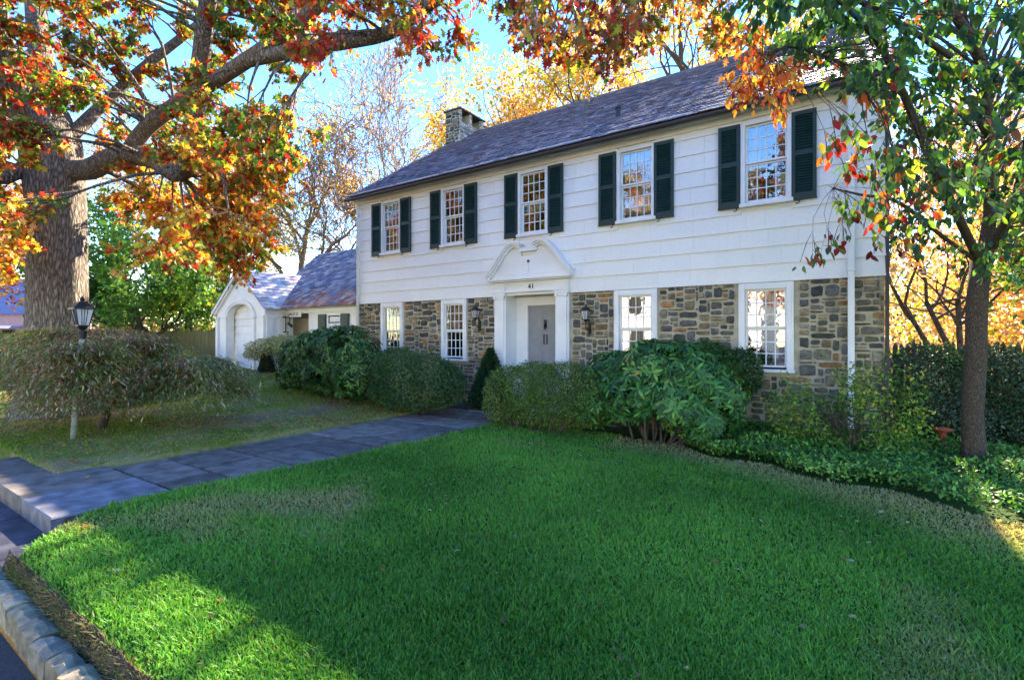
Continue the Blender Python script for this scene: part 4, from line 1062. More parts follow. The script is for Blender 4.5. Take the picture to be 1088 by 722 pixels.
for key, lst in tips_by.items():
    P_, T_, N_, S_ = [], [], [], []
    for t_, n in lst:
        TP = np.array([q[0][:] for q in t_]); TD = np.array([q[1][:] for q in t_]); n = int(n * (1.35 if key in ('red', 'pink') else 1.5)); k = rng.integers(0, len(t_), n)
        off = rand_unit(n) * rng.uniform(0, .13, (n, 1)); P_.append(TP[k] + off)
        T_.append(nrm(TD[k] * .6 + rand_unit(n) + np.array([0, 0, -.55]))); N_.append(nrm(rand_unit(n) + np.array([0, 0, .5])))
        S_.append(rng.uniform(.075, .145, n) * (.85 if key in ('red', 'pink') else 1))
    P_ = np.concatenate(P_); allP.append(P_); allT.append(np.concatenate(T_)); allN.append(np.concatenate(N_)); allS.append(np.concatenate(S_))
    allC.append(palette(P_, pals[key][0], pals[key][1], 5, 2.6, .3, .34))
leaf_mesh('crown', np.concatenate(allP), np.concatenate(allT), np.concatenate(allN), np.concatenate(allS), np.concatenate(allC), 'oak', M['leaf'], oak, .1)

# ---- generic tree / shrub builders
def tree(name, label, base, height, crown_r, trunk_r, cols, wts, nleaf, lsize, shape='quad', seed=1, bare=0, depth=3, cat='tree', group=None, bark='twig', split=.35, lean=(0, 0), stems=1, kids=(3, 4), spread=.45, cz=.62, fs=.5, wig=.25, minr=.006):
    base = V3(base); t = thing(name, label, cat, base, group); r = random.Random(seed); mb = MB(); tips = []
    for s in range(stems):
        a = r.uniform(0, 6.28); off = V3((math.cos(a), math.sin(a), 0)) * (crown_r * .12 if stems > 1 else 0)
        hs_ = height * split; top = base + off * (3.0 if stems > 1 else 1) + V3((lean[0], lean[1], hs_))
        pts = [base + off - V3((0, 0, .2)), base + off + V3((0, 0, hs_ * .08)), base + off * 1.5 + V3((lean[0] * .3, lean[1] * .3, hs_ * .45)) + V3((r.uniform(-.1, .1), r.uniform(-.1, .1), 0)) * trunk_r * 6, top]
        k = 1 / math.sqrt(stems); mb.tube(pts, [trunk_r * 1.5 * k, trunk_r * 1.05 * k, trunk_r * .9 * k, trunk_r * .75 * k], 12, wob=.05)
        for b in range(5 if stems == 1 else 3):
            ang = r.uniform(0, 6.28); el = r.uniform(.35, 1.2); d = V3((math.cos(ang) * math.cos(el), math.sin(ang) * math.cos(el), math.sin(el)))
            grow(mb, tips, pts[2].lerp(top, r.uniform(.5, 1)), d, min(crown_r, height * .5) * r.uniform(.55, .8), trunk_r * .5 * k, depth - 1, r, 6, kids, wig, .06, minr=minr)
        grow(mb, tips, top, V3((0, 0, 1)), (height - hs_) * .5, trunk_r * .6 * k, depth - 1, r, 6, kids, wig, .1, minr=minr)
    mb.build('trunk', M[bark], t, smooth=True)
    if nleaf: leaves_at(tips, nleaf, spread, lsize, shape, M['leaf'], t, cols, wts, 'crown', .35, seed, fs, .3)
    return t
def shrub(name, label, base, blobs, cols, wts, n, lsize, shape='quad', mat='waxy', seed=1, stems=8, whorl=0, outer=.75, rough=.18, cat='shrub', fs=2.5, jit=.3, width=1.0, droop=.2, group=None, flat_top=None, up=.0, fold=.15, stem_r=.015, gap=0.0, sheared=False):
    """blobs: (cx,cy,cz,rx,ry,rz) in metres relative to the base"""
    base = V3(base); t = thing(name, label, cat, base, group); r = random.Random(seed)
    B = np.array(blobs, float); vol = B[:, 3] * B[:, 4] * B[:, 5]; vol = vol ** .75
    m = n // whorl if whorl else n
    k = rng.choice(len(B), size=int(m * 2.2), p=vol / vol.sum()); u = rand_unit(len(k)); lo = outer
    rad = (rng.uniform(0, 1, len(k)) ** (1 / 3)) * (1 - lo) + lo * rng.uniform(.82, 1.0, len(k))
    rad = np.where(rng.uniform(0, 1, len(k)) < .25, rng.uniform(.3, 1, len(k)), rad)
    c = B[k, :3]; rr = B[k, 3:]
    bump = 1 + rough * fbm(u[:, 0] * 3 + k * 1.7 + u[:, 2] * 2, u[:, 1] * 3 - u[:, 2] * 2.6, seed, 4)
    P = c + u * rr * (rad * bump)[:, None]
    # drop what lies well inside another lobe
    keep = np.ones(len(P), bool)
    for j in range(len(B)):
        d = np.sqrt((((P - B[j, :3]) / B[j, 3:]) ** 2).sum(1)); keep &= ~((d < .62) & (k != j))
    if gap: keep &= fbm(P[:, 0] * 3.2 + P[:, 2] * 2, P[:, 1] * 3.2 - P[:, 2] * 3, seed + 5, 3) > -1 + gap
    keep &= P[:, 2] > .03
    P = P[keep][:m]; u = u[keep][:m]; P = P + np.array(base[:]); out = nrm(u + np.array([0, 0, up]))
    if whorl:
        q = len(P); P2 = np.repeat(P, whorl, axis=0); ax = nrm(np.repeat(out, whorl, axis=0) + rand_unit(q * whorl) * .12 + np.array([0, 0, .25]))
        a = np.cross(ax, np.array([[.3, .2, .9]])); a = nrm(a); b = np.cross(ax, a)
        th = np.tile(np.arange(whorl) * 2 * math.pi / whorl, q) + np.repeat(rng.uniform(0, 6.28, q), whorl)
        radial = a * np.cos(th)[:, None] + b * np.sin(th)[:, None]; T = nrm(radial + ax * rng.uniform(-.15, .45, (len(P2), 1)) + np.array([0, 0, -droop])); N = nrm(ax + rand_unit(len(P2)) * .2)
        P = P2
    else:
        T = nrm(rand_unit(len(P)) + out * .7 + np.array([0, 0, -droop])); N = nrm(out + rand_unit(len(P)) * .8 + np.array([0, 0, .3]))
    sz = lsize * rng.uniform(.65, 1.25, len(P))
    leaf_mesh('foliage', P, T, N, sz, palette(P, cols, wts, seed, fs, jit), shape, M[mat], t, fold, width)
    mb = MB()
    for i in range(stems):
        j = r.randrange(len(B)); b = B[j]; e = base + V3((b[0] + r.uniform(-.7, .7) * b[3], b[1] + r.uniform(-.7, .7) * b[4], b[2] + r.uniform(0, .6) * b[5]))
        s0 = base + V3((b[0] * .35 + r.uniform(-.12, .12), b[1] * .35 + r.uniform(-.12, .12), -.05)); md = s0.lerp(e, .5) + V3((r.uniform(-.1, .1), r.uniform(-.1, .1), r.uniform(-.05, .1)))
        mb.tube([s0, s0.lerp(md, .5) + V3((r.uniform(-.03, .03), r.uniform(-.03, .03), 0)), md, e], [stem_r, stem_r * .85, stem_r * .6, stem_r * .25], 6, cap=False)
        for q in range(3):
            s1 = md.lerp(e, r.uniform(0, .8)); e1 = s1 + V3((r.uniform(-1, 1) * b[3], r.uniform(-1, 1) * b[4], r.uniform(-.2, 1) * b[5])) * .5
            mb.tube([s1, s1.lerp(e1, .5), e1], [stem_r * .4, stem_r * .3, .002], 4, cap=False)
    mb.build('stems', M['twig'], t, smooth=True)
    return t
def dep(base, x, y, Zoff=0):
    """metres per pixel at a ground point"""
    return (V3((base.x, base.y, 0)).dot(FV)) / F_PX

# ---- foundation planting, left to right
G1, G2, G3, G4 = (.04, .12, .03), (.075, .20, .045), (.024, .07, .024), (.14, .25, .06)
# weeping laceleaf maple: layered drooping skirts
b = onG(105, 462, .03); mp_ = thing('weeping_maple', 'low weeping laceleaf maple with greyish bronze foliage domed over the lamp post', 'tree', b)
tb_ = MB(); rm = random.Random(5)
topc = b + V3((-.25, .45, 1.05))
tb_.tube([b - V3((0, 0, .1)), b + V3((.02, .05, .22)), b + V3((-.1, .2, .5)), topc], [.085, .065, .06, .04], 10, wob=.06)
pads = []
def lz(x, y): return left_h(np.array(x), np.array(y)).item()
LM = []; LT = []
humps = [(-.6, .1, 1.74, 1.45, 1300), (.05, .3, 1.62, 1.05, 1100), (.85, .95, 1.22, 1.0, 1100), (-1.7, .1, 1.7, 1.3, 700), (.55, -.4, 1.5, .85, 900)]
Ps, Ts, Ns = [], [], []
for hx, hy, hz, hr, nn_ in humps:
    for k in range(nn_ // 10):
        ang = rm.uniform(0, 6.28); d = V3((math.cos(ang), math.sin(ang), 0)); L = hr * rm.uniform(.5, 1.05); lay = rm.choice([.95, .9, .72, .6]); s0 = b + V3((hx, hy, hz * lay)); L *= 1.12 - .25 * (lay - .6)
        pts = []
        for i in range(6):
            f = i / 5; pts.append(s0 + d * L * f + V3((0, 0, .10 * math.sin(f * 3.1) - f * f * f * f * (hz * lay * .55) * rm.uniform(.6, 1))))
        if k % 3 == 0: tb_.tube(pts, [.012, .01, .008, .006, .004, .002], 4, cap=False)
        for i in range(1, 6):
            for q in range(46):
                f = rm.random(); p = pts[i - 1].lerp(pts[i], f) + V3((rm.gauss(0, .11), rm.gauss(0, .11), rm.gauss(0, .028)))
                if p.z < .43 + .16 * math.sin(p.x * 5) * math.sin(p.y * 6 + 1) + rm.uniform(-.05, .05): continue
                Ps.append(p[:]); tt_ = (d * .8 + V3((rm.uniform(-1, 1), rm.uniform(-1, 1), rm.uniform(-1.1, .0)))); Ts.append(tt_[:]); Ns.append((rm.uniform(-.5, .5), rm.uniform(-.5, .5), 1))
    tb_.tube([topc - V3((0, 0, .5)), (topc - V3((0, 0, .5))).lerp(b + V3((hx, hy, hz * .8)), .5) + V3((0, 0, .08)), b + V3((hx, hy, hz * .8))], [.045, .035, .02], 7, cap=False)
Ps = np.array(Ps); Ts = np.array(Ts); Ns = np.array(Ns)
tb_.build('trunk', M['twig'], mp_, smooth=True)
leaf_mesh('crown', Ps, Ts, Ns, rng.uniform(.06, .11, len(Ps)), palette(Ps, [(.20, .24, .07), (.13, .12, .05), (.46, .40, .30), (.12, .20, .04), (.32, .09, .05), (.34, .30, .18)], [3, 1.2, 2.2, 3.6, 1.7, 2], 3, 1.6, .35), 'needle', M['leaf'], mp_, .0, 1.5)
for k, (x, y) in enumerate([(100, 352), (140, 366), (147, 362)]): pass
# lamp post
lb = onG(77, 472, .03); t = thing('lamp_post', 'black carriage lantern on a slim pale post rising through the weeping maple', 'lamp post', lb)
Zl = V3((lb.x, lb.y, 0)).dot(FV); lt = pt(87.5, 330, Zl); q = MB(); q.tube([lb - V3((0, 0, .1)), lb.lerp(lt, .5), lt - V3((0, 0, .38))], [.04, .036, .032], 12); q.build('post', noise_mat('post_paint', [(.3, (.2, .24, .2)), (.7, (.36, .38, .34))], 8, .7), t, smooth=True)
q = MB(); g = MB(); lantern(q, g, lt - V3((0, 0, .08)), 1.12); q.tube([lt - V3((0, 0, .42)), lt - V3((0, 0, .30))], [.045, .06], 12); q.build('lantern_frame', M['black'], t); g.build('lantern_glass', M['frost'], t)

# pale umbrella-shaped azalea beside the porch
def gp_(x, y, z=0): 
    p = onG(x, y, z); p.z = max(lz(p.x, p.y) if p.x < -7.8 else lawn_z(p.x, p.y), z - .2); return p
b = onG(303, 407, .18)
k = dep(b, 0, 0)
print('azalea', b, k)
shrub('azalea', 'pale variegated umbrella-shaped azalea beside the arched porch', b, [(-.45, -.3, 1.12, .75, .6, .28), (.1, -.1, 1.25, .7, .6, .28), (-.95, -.4, .92, .45, .4, .2), (.5,-.1,1.0,.5,.5,.3)],
      [(.42, .44, .22), (.18, .25, .08), (.5, .42, .32), (.14, .11, .07), (.62, .64, .42)], [2, 2.5, 2, 1.5, 1], 7500, .055, 'quad', 'leaf', 4, 14, stem_r=.022, outer=.6, gap=.35)
b = onG(283, 409, .12); t = thing('potted_plant', 'dark glazed urn with a small conical evergreen beside the arched porch', 'potted plant', b)
q = MB(); q.lathe([(.14, 0), (.17, .02), (.13, .06), (.22, .16), (.28, .3), (.27, .36), (.31, .38), (.31, .42), (.25, .42), (.23, .38)], b.x, b.y, 24); q.v = [(v[0], v[1], v[2] + b.z) for v in q.v]; q.build('urn', flat_mat('urn_glaze', (.06, .065, .06), .4), t, smooth=True)
n_ = 2600; hh = rng.uniform(0, 1, n_); aa = rng.uniform(0, 6.28, n_); rr_ = .26 * (1 - hh * .75) * rng.uniform(.5, 1, n_); P = np.stack([b.x + rr_ * np.cos(aa), b.y + rr_ * np.sin(aa), b.z + .4 + hh * .62], 1)
leaf_mesh('foliage', P, nrm(np.stack([np.cos(aa), np.sin(aa), np.full(n_, .4)], 1) + rand_unit(n_) * .6), rand_unit(n_), rng.uniform(.04, .07, n_), palette(P, [G3, G1, (.09, .08, .04)], [3, 2, 1], 2, 3), 'quad', M['waxy'], t)

# large rhododendron at the wing corner
b = onG(345, 427, .05); print('rhodo L', b)
shrub('rhododendron', 'large glossy rhododendron in front of the wing and left corner of the house', b, [(-1.1, .4, 1.0, .9, .8, .75), (-.2, .3, 1.2, 1.0, .85, .72), (.75, .1, 1.1, .9, .8, .8), (1.2, .0, .75, .6, .6, .6), (-1.5, .3, .6, .6, .6, .5), (.1,-.1,.7,.9,.6,.5)],
      [G1, G2, G3, G4], [3, 2.2, 3, .8], 19000, .125, 'lance', 'waxy', 11, 26, whorl=7, outer=.6, rough=.24, width=1.1, droop=.35, stem_r=.03, gap=.22)
# fine-leaved dark rounded shrub
b = onG(432, 438, .02)
shrub('holly_shrub', 'rounded dark fine-leaved shrub between the first and second ground-floor windows', b, [(-.45, .2, .78, .72, .65, .62), (.35, .15, .72, .8, .7, .58), (.9, .1, .65, .55, .5, .5), (-.75, .3, .55, .5, .5, .5), (0, 0, .45, 1.05, .65, .42)],
      [(.03, .08, .03), (.05, .13, .035), (.08, .13, .05), (.15, .18, .09)], [3, 3, 2, 1], 30000, .042, 'quad', 'waxy', 12, 26, outer=.72, rough=.16, gap=.12)
b = onG(406, 436, .05)
shrub('boxwood', 'small bright green rounded boxwood behind the dark rounded shrub', b + V3((-.1, .5, 0)), [(0, 0, .9, .62, .55, .45), (.1, 0, .5, .5, .5, .5)], [G2, (.10, .22, .04), G1], [3, 2.5, 1.5], 11000, .04, 'quad', 'waxy', 13, 8, outer=.75, rough=.08)
# small cone by the door
b = FP(521, 420, 9.25); b.z = 0
print('cone', b)
t = thing('dwarf_spruce', 'small dark conical evergreen against the stone just left of the front door', 'shrub', b)
n_ = 8000; hh = rng.uniform(0, 1, n_) ** 1.3; aa = rng.uniform(0, 6.28, n_); rr_ = .50 * (1 - hh) ** .8 * rng.uniform(.55, 1.08, n_) + .01; P = np.stack([b.x + rr_ * np.cos(aa), b.y + rr_ * np.sin(aa), b.z + .08 + hh * 1.28], 1)
leaf_mesh('foliage', P, nrm(np.stack([np.cos(aa), np.sin(aa), np.full(n_, .5)], 1) + rand_unit(n_) * .5), rand_unit(n_), rng.uniform(.035, .07, n_), palette(P, [(.02, .075, .03), (.035, .12, .045), G3], [2, 2, 2], 2, 3), 'quad', M['waxy'], t)
q = MB(); q.tube([b - V3((0, 0, .05)), b + V3((0, 0, 1.1))], [.03, .008], 6); q.build('stem', M['twig'], t)
# clipped hedge before the door
b = onG(568, 458, .0); print('hedge', b)
shrub('box_hedge', 'clipped olive green box hedge in front of the front door', b, [(-.75, .35, .62, .55, .5, .52), (-.2, .3, .70, .65, .55, .52), (.45, .25, .72, .65, .55, .52), (.9, .2, .62, .5, .5, .5), (-.9, .3, .35, .4, .4, .35), (0, .25, .35, .9, .45, .33)],
      [(.075, .155, .03), (.15, .25, .045), (.04, .08, .02), (.24, .29, .1)], [3, 2.2, 2.4, .8], 46000, .030, 'quad', 'waxy', 14, 26, outer=.78, rough=.05, up=.2, gap=.1)
# big rhododendron right of the hedge
b = onG(690, 470, .0); print('rhodo R', b)
shrub('rhododendron', 'broad rhododendron with drooping rosettes of long leaves beneath the third ground-floor window', b, [(-.7, .45, .98, .55, .6, .5), (-.1, .35, 1.16, .55, .6, .48), (.5, .35, 1.0, .5, .6, .5), (.95, .4, .78, .42, .5, .45), (-.85, .1, .62, .45, .45, .42), (-.2, -.05, .72, .5, .45, .42), (.4, .0, .6, .5, .45, .4), (.75, .15, .4, .4, .4, .3)],
      [(.035, .14, .04), (.07, .23, .05), (.02, .08, .03), (.15, .32, .08), (.4, .28, .05)], [3, 3, 2.4, 1.0, .12], 14500, .145, 'lance', 'waxy', 15, 22, whorl=8, outer=.5, rough=.34, width=1.1, droop=.55, stem_r=.022, gap=.1)
b = onG(768, 466, .0)
shrub('yew_shrub', 'dark small-leaved shrub reaching the sill between the third and fourth ground-floor windows', b + V3((-.15, .35, 0)), [(-.25, .1, 1.1, .62, .45, .5), (.2, .15, 1.0, .5, .4, .5), (-.1, 0, .6, .5, .4, .5), (-.6, .1, 1.15, .4, .4, .45)],
      [G1, (.045, .11, .03), G3, (.09, .15, .05)], [3, 2.4, 2, .8], 26000, .045, 'quad', 'waxy', 16, 14, outer=.65, rough=.2, gap=.15)

# ground cover along the foundation
def cover(name, label, poly_fn, n, hgt, cols, wts, size, seed):
    P, = poly_fn(n),; P = np.array(P); hh = (.35 + .65 * (fbm(P[:, 0] * 3, P[:, 1] * 3, seed, 3) * .5 + .5)) * hgt
    z = P[:, 2] + hh * rng.uniform(.1, 1, len(P)) ** .6; P = np.stack([P[:, 0], P[:, 1], z], 1)
    T = nrm(rand_unit(len(P)) + np.array([0, 0, .2])); N = nrm(rand_unit(len(P)) * .6 + np.array([0, -.15, 1]))
    o = leaf_mesh(name, P, T, N, rng.uniform(.6, 1.2, len(P)) * size, palette(P, cols, wts, seed, 2.5, .3), 'oval', M['waxy'], None, .12, .9)
    return tag(o, label, 'ground cover', kind='stuff')
e0, e1, e2 = onG(722, 476, 0), onG(1088, 556, 0), onG(900, 505, 0)
print('ivy edge', e0, e2, e1)
def ivy_poly(n):
    out = []; 
    while len(out) < n:
        x = rm.uniform(e0.x - .1, 5.5); f = (x - e0.x) / (e1.x - e0.x); ye_ = e0.y + (e1.y - e0.y) * f + .12 * math.sin(x * 5) + .05 * math.sin(x * 13)
        y = rm.uniform(ye_, 9.5 if x < XR_ + .3 else 12)
        if y < ye_ + rm.uniform(0, .12): continue
        out.append((x, y, 0.0))
    return out
cover('pachysandra', 'low bright green pachysandra along the foot of the stone wall', ivy_poly, 56000, .26, [(.06, .18, .03), (.11, .30, .045), (.03, .10, .022), (.22, .42, .08)], [3, 3, 2.2, 1.2], .055, 5)
# nandina-like shrub with yellow tips around the downpipe
b = onG(946, 490, 0) - V3((.42, 0, 0)); print('nandina', b)
shrub('loose_shrub', 'loose airy shrub with yellow-green leaf tips in front of the right corner of the house', b, [(-.35, .1, .7, .6, .45, .55), (.35, .1, .8, .55, .4, .55), (-.7, .2, .42, .35, .3, .35), (.0, 0, .5, .9, .4, .45)],
      [(.09, .22, .035), (.15, .31, .05), (.42, .42, .06), (.05, .13, .025)], [3, 2.8, 1.3, 1.4], 2900, .055, 'oval', 'leaf', 17, 24, outer=.35, rough=.45, gap=.5, stem_r=.011)
b = onG(890, 476, 0)
shrub('small_shrub', 'small bright green shrub against the wall just left of the white downpipe', b + V3((0, .15, 0)), [(0, 0, .45, .42, .25, .4)], [(.06, .17, .03), (.12, .26, .04)], [2, 1], 700, .055, 'oval', 'leaf', 18, 8, outer=.4, rough=.3, gap=.35)
# dark evergreen behind the right-hand tree
b = pt(1015, 470, 7.75); b.z = 0
shrub('evergreen_shrub', 'dark rounded evergreen in front of the fence beyond the right corner of the house', b, [(-.35, 0, .9, .8, .7, .65), (.5, .2, .85, .8, .7, .7), (1.1, .2, .75, .6, .6, .6), (.2, 0, .45, 1.2, .7, .45)],
      [G3, (.03, .07, .03), (.05, .10, .05), (.12, .16, .13)], [3, 3, 2, .5], 30000, .045, 'quad', 'waxy', 19, 16, outer=.7, rough=.12, gap=.08)

# ---- right-hand tree, its crown hanging across the upper right
tb = onG(1036, 496, 0); dt = thing('dogwood_tree', 'slender dark-trunked dogwood whose green and red leaves hang before the right end of the house', 'tree', tb)
tk = MB(); limbs = []; Zd = V3((tb.x, tb.y, 0)).dot(FV); rd = random.Random(8)
tk.tube([tb - V3((0, 0, .15)), tb + V3((0, 0, .12)), pt(1033, 440, Zd), pt(1037, 380, Zd), pt(1038, 320, Zd), pt(1042, 275, Zd)], [.17, .125, .112, .108, .105, .10], 24, wob=.04)
T0 = pt(1042, 280, Zd)
limb([T0, pt(1052, 230, Zd - .1), pt(1050, 180, Zd - .4), pt(1048, 120, Zd - .9), pt(1040, 60, Zd - 1.3), pt(1005, 0, Zd - 1.7), pt(980, -60, Zd - 1.9)], .075, .03, 12)
limb([T0, pt(1015, 225, Zd - .5), pt(985, 160, Zd - 1.2), pt(960, 100, Zd - 1.9), pt(930, 40, Zd - 2.4), pt(880, -10, Zd - 2.8)], .052, .016, 10)
limb([T0, pt(1075, 225, Zd - .6), pt(1092, 150, Zd - 1.6), pt(1110, 60, Zd - 2.5)], .06, .024, 10)
limb([T0, pt(1000, 250, Zd - .3), pt(955, 215, Zd - .9), pt(915, 207, Zd - 1.3), pt(885, 200, Zd - 1.5)], .03, .007, 8)
limb([pt(960, 100, Zd - 1.9), pt(900, 70, Zd - 2.3), pt(845, 50, Zd - 2.6), pt(810, 60, Zd - 2.7)], .022, .007, 7)
limb([pt(1010, 60, Zd - 1.6), pt(930, 10, Zd - 2.0), pt(850, -20, Zd - 2.4), pt(790, 0, Zd - 2.6)], .03, .008, 7)
LP_ = [(p, r) for out, rr in limbs for p, r in zip(out, rr)]; LPa = np.array([p[:] for p, r in LP_])
cl_ = []
def addc(x, y, Z, rad, n, key): cl_.append((pt(x, y, Z), rad, n, key))
n_ = 0
while n_ < 175:
    x = rd.uniform(880, 1190); y = rd.uniform(-110, 315)
    lim = 60 + (x - 880) * 1.7 if x < 1010 else 285
    if y > lim: continue
    if 940 < x < 1010 and y > 245: continue
    addc(x, y, rd.uniform(2.9, Zd + .6), rd.uniform(.22, .38), 56, 'grn'); n_ += 1
for k in range(24): addc(rd.uniform(790, 960), rd.uniform(-60, 40), rd.uniform(3.2, 4.6), .24, 44, 'grn')
for k in range(16): addc(rd.uniform(795, 855), rd.uniform(45, 125), rd.uniform(3.4, 4.0), .12, 20, 'org')
for k in range(9): addc(rd.uniform(780, 800) , rd.uniform(20, 110), rd.uniform(3.5, 4.0), .1, 20, 'org')
for x, y in [(905, 135), (925, 160), (915, 175), (890, 170), (940, 130), (955, 175), (935, 200), (965, 220), (945, 235), (925, 215), (900, 150), (950, 90), (930, 105), (970, 250)]: addc(x, y, rd.uniform(3.4, 4.6), .15, 22, 'mix')
for x, y in [(898, 210), (905, 225), (885, 218), (882, 258), (872, 268), (892, 250), (863, 276), (940, 262)]: addc(x, y, 4.2, .09, 8, 'mix')
tips_by = {}
for c, rad, n, key in cl_:
    i = int(np.argmin(((LPa - np.array(c[:])) ** 2).sum(1))); p0, r0 = LP_[i]; d = c - p0; L = d.length
    mid = p0.lerp(c, .5) + V3((rd.uniform(-.15, .15), rd.uniform(-.15, .15), rd.uniform(0, .2))) * L * .6; br_ = min(r0 * .4, .005 + .006 * L)
    tk.tube([p0, p0.lerp(mid, .5) + V3((0, 0, .03 * L)), mid, mid.lerp(c, .55), c], [br_, br_ * .8, br_ * .62, br_ * .42, br_ * .25], 5, cap=False); t_ = []
    for q in range(4):
        st_ = mid.lerp(c, rd.uniform(.3, 1)); dd = V3((rd.gauss(0, 1), rd.gauss(0, 1), rd.gauss(-.5, .6))).normalized(); e = c + dd * rad
        tk.tube([st_, st_.lerp(e, .5) + V3((0, 0, .03)), e], [br_ * .25, .003, .002], 4, cap=False)
        for f in (.4, .6, .8, 1): t_.append((st_.lerp(e, f), (e - st_).normalized()))
    tips_by.setdefault(key, []).append((t_, n))
tk.build('trunk', M['bark2'], dt, smooth=True)
pals = {'grn': ([(.05, .14, .03), (.025, .09, .05), (.10, .24, .03), (.22, .38, .04), (.3, .09, .03), (.03, .075, .03)], [3.2, 2.4, 2.2, 1.1, .7, 2.4]), 'org': ([ORG, YEL, RED, (.6, .25, .05)], [3, 2.4, 1, 2]), 'mix': ([(.10, .2, .04), RED, ORG, (.04, .11, .05), DRED, YGR], [2.2, 1.3, 1, 2.0, 1, 1])}
allP, allT, allN, allS, allC = [], [], [], [], []
for key, lst in tips_by.items():
    P_, T_, N_ = [], [], []
    for t_, n in lst:
        TP = np.array([q[0][:] for q in t_]); TD = np.array([q[1][:] for q in t_]); k = rng.integers(0, len(t_), n)
        P_.append(TP[k] + rand_unit(n) * rng.uniform(0, .06, (n, 1))); T_.append(nrm(TD[k] * .4 + rand_unit(n) * .7 + np.array([0, 0, -.9]))); N_.append(nrm(rand_unit(n) + np.array([0, 0, .35])))
    P_ = np.concatenate(P_); allP.append(P_); allT.append(np.concatenate(T_)); allN.append(np.concatenate(N_)); allS.append(rng.uniform(.055, .095, len(P_)) * (.75 if key == 'org' else 1)); allC.append(palette(P_, pals[key][0], pals[key][1], 6, 2.0, .3))
leaf_mesh('crown', np.concatenate(allP), np.concatenate(allT), np.concatenate(allN), np.concatenate(allS), np.concatenate(allC), 'oval', M['leaf'], dt, .14, .95)
# ---- fences
def fence(label, a, b_, z0, h, wdt, mat, pointed=True, gap=.015):
    a = V3(a); b_ = V3(b_); t = thing('wooden_fence', label, 'fence', V3((a.x, a.y, z0))); d = (b_ - a); d.z = 0; L = d.length; d.normalize(); n = V3((-d.y, d.x, 0)); m = MB(); s = 0
    def P(u, v, z): q = a + d * u + n * v; return (q.x, q.y, z)
    while s < L:
        w_ = wdt * random.uniform(.9, 1.05); hh = h + random.uniform(-.03, .03); u0, u1 = s, s + w_ - gap; um = (u0 + u1) / 2; tl = random.uniform(-.008, .008)
        if pointed:
            o = [(u0, z0 - .1), (u1, z0 - .1), (u1 + tl, z0 + hh - .07), (um + tl, z0 + hh), (u0 + tl, z0 + hh - .07)]
        else: o = [(u0, z0 - .1), (u1, z0 - .1), (u1 + tl, z0 + hh), (u0 + tl, z0 + hh)]
        k = len(o); m.add([P(u, 0, z) for u, z in o] + [P(u, .02, z) for u, z in o], [list(range(k)), list(range(2 * k - 1, k - 1, -1))] + [(i, i + k, (i + 1) % k + k, (i + 1) % k) for i in range(k)]); s += w_
    m.build('pickets', mat, t)
    m = MB()
    for z in (.35, h - .35): m.add([P(0, .022, z0 + z), P(L, .022, z0 + z), P(L, .06, z0 + z), P(0, .06, z0 + z), P(0, .022, z0 + z + .08), P(L, .022, z0 + z + .08), P(L, .06, z0 + z + .08), P(0, .06, z0 + z + .08)], [(0, 3, 2, 1), (4, 5, 6, 7), (0, 1, 5, 4), (1, 2, 6, 5), (2, 3, 7, 6), (3, 0, 4, 7)])
    m.build('rail', mat, t)
fence('weathered picket fence beyond the right corner of the house', (XR_ + .15, 10.6, 0), (9, 10.9, 0), -.02, 1.58, .085, M['fence'])
f0 = onY(204, 350, 10.2); f1 = onY(231, 350, 9.9); fence('mossy board fence left of the arched porch', (f0.x - 6, 10.4, 0), (gx0 + .05, 9.4, 0), .2, 1.68, .12, M['fence_green'], False, .006)

# ---- background trees and houses
def bgp(x, Z): p = pt(x, 357, Z); p.z = 0; return p
tree('bare_tree', 'nearly bare tan tree rising just left of the chimney', bgp(415, 38), 23, 11, .34, [(.32, .2, .12), (.5, .34, .18), (.36, .24, .18), YEL], [3, 2, 3, .8], 6000, .17, 'quad', 31, depth=5, bark='paletwig', split=.26, kids=(3, 4), spread=.35, minr=.02, wig=.35)
tree('bare_tree', 'thinly leaved tan tree between the oak and the side wing', bgp(320, 34), 18, 9, .38, [(.5, .3, .14), YEL, (.4, .24, .2), GRN], [3, 2, 2, 1], 13000, .19, 'quad', 32, depth=5, bark='paletwig', split=.28, spread=.4, minr=.02, wig=.35)
tree('yellow_tree', 'golden tree rising behind the roof to the right of the chimney', bgp(590, 27), 18.5, 8.5, .35, [GOLD, (.5, .26, .1), YEL, YGR], [3, 2, 2, 1.2], 15000, .2, 'quad', 33, depth=4, bark='twig', split=.35)
tree('yellow_tree', 'golden oak with dark forking limbs behind the middle of the roof', bgp(735, 22), 19, 8, .5, [GOLD, YEL, (.45, .3, .12), YGR], [3, 2, 2, 1.6], 15000, .2, 'quad', 34, depth=4, bark='twig', split=.42)
tree('green_tree', 'bright green maple behind the lawn between the oak trunk and the arched porch', bgp(150, 22), 8.2, 4.2, .2, [GRN, (.06, .2, .03), (.12, .26, .04), YGR], [3, 3, 2, .8], 15000, .17, 'maple', 35, depth=3, split=.15, spread=.6)
tree('green_tree', 'dark green tree low behind the fence just left of the arched porch', bgp(200, 27), 9.0, 4.2, .2, [GRN, YGR, (.05, .15, .03), (.35, .28, .05)], [3, 2, 2, 1], 12000, .17, 'maple', 36, depth=3, split=.15, spread=.6)
tree('yellow_tree', 'sunlit yellow-green tree behind the oak above the arched porch', bgp(245, 34), 15, 5.5, .3, [YGR, YEL, (.5, .3, .1), GRN], [3, 3, 1.6, 1], 15000, .2, 'quad', 37, depth=4, split=.25, spread=.5)
tree('orange_tree', 'orange and red tree at the far left behind the oak trunk', bgp(-30, 26), 12, 5.5, .3, [ORG, RED, YEL, (.6, .3, .2)], [3, 2, 2, 1.4], 13000, .19, 'quad', 38, depth=4, split=.25, spread=.5)
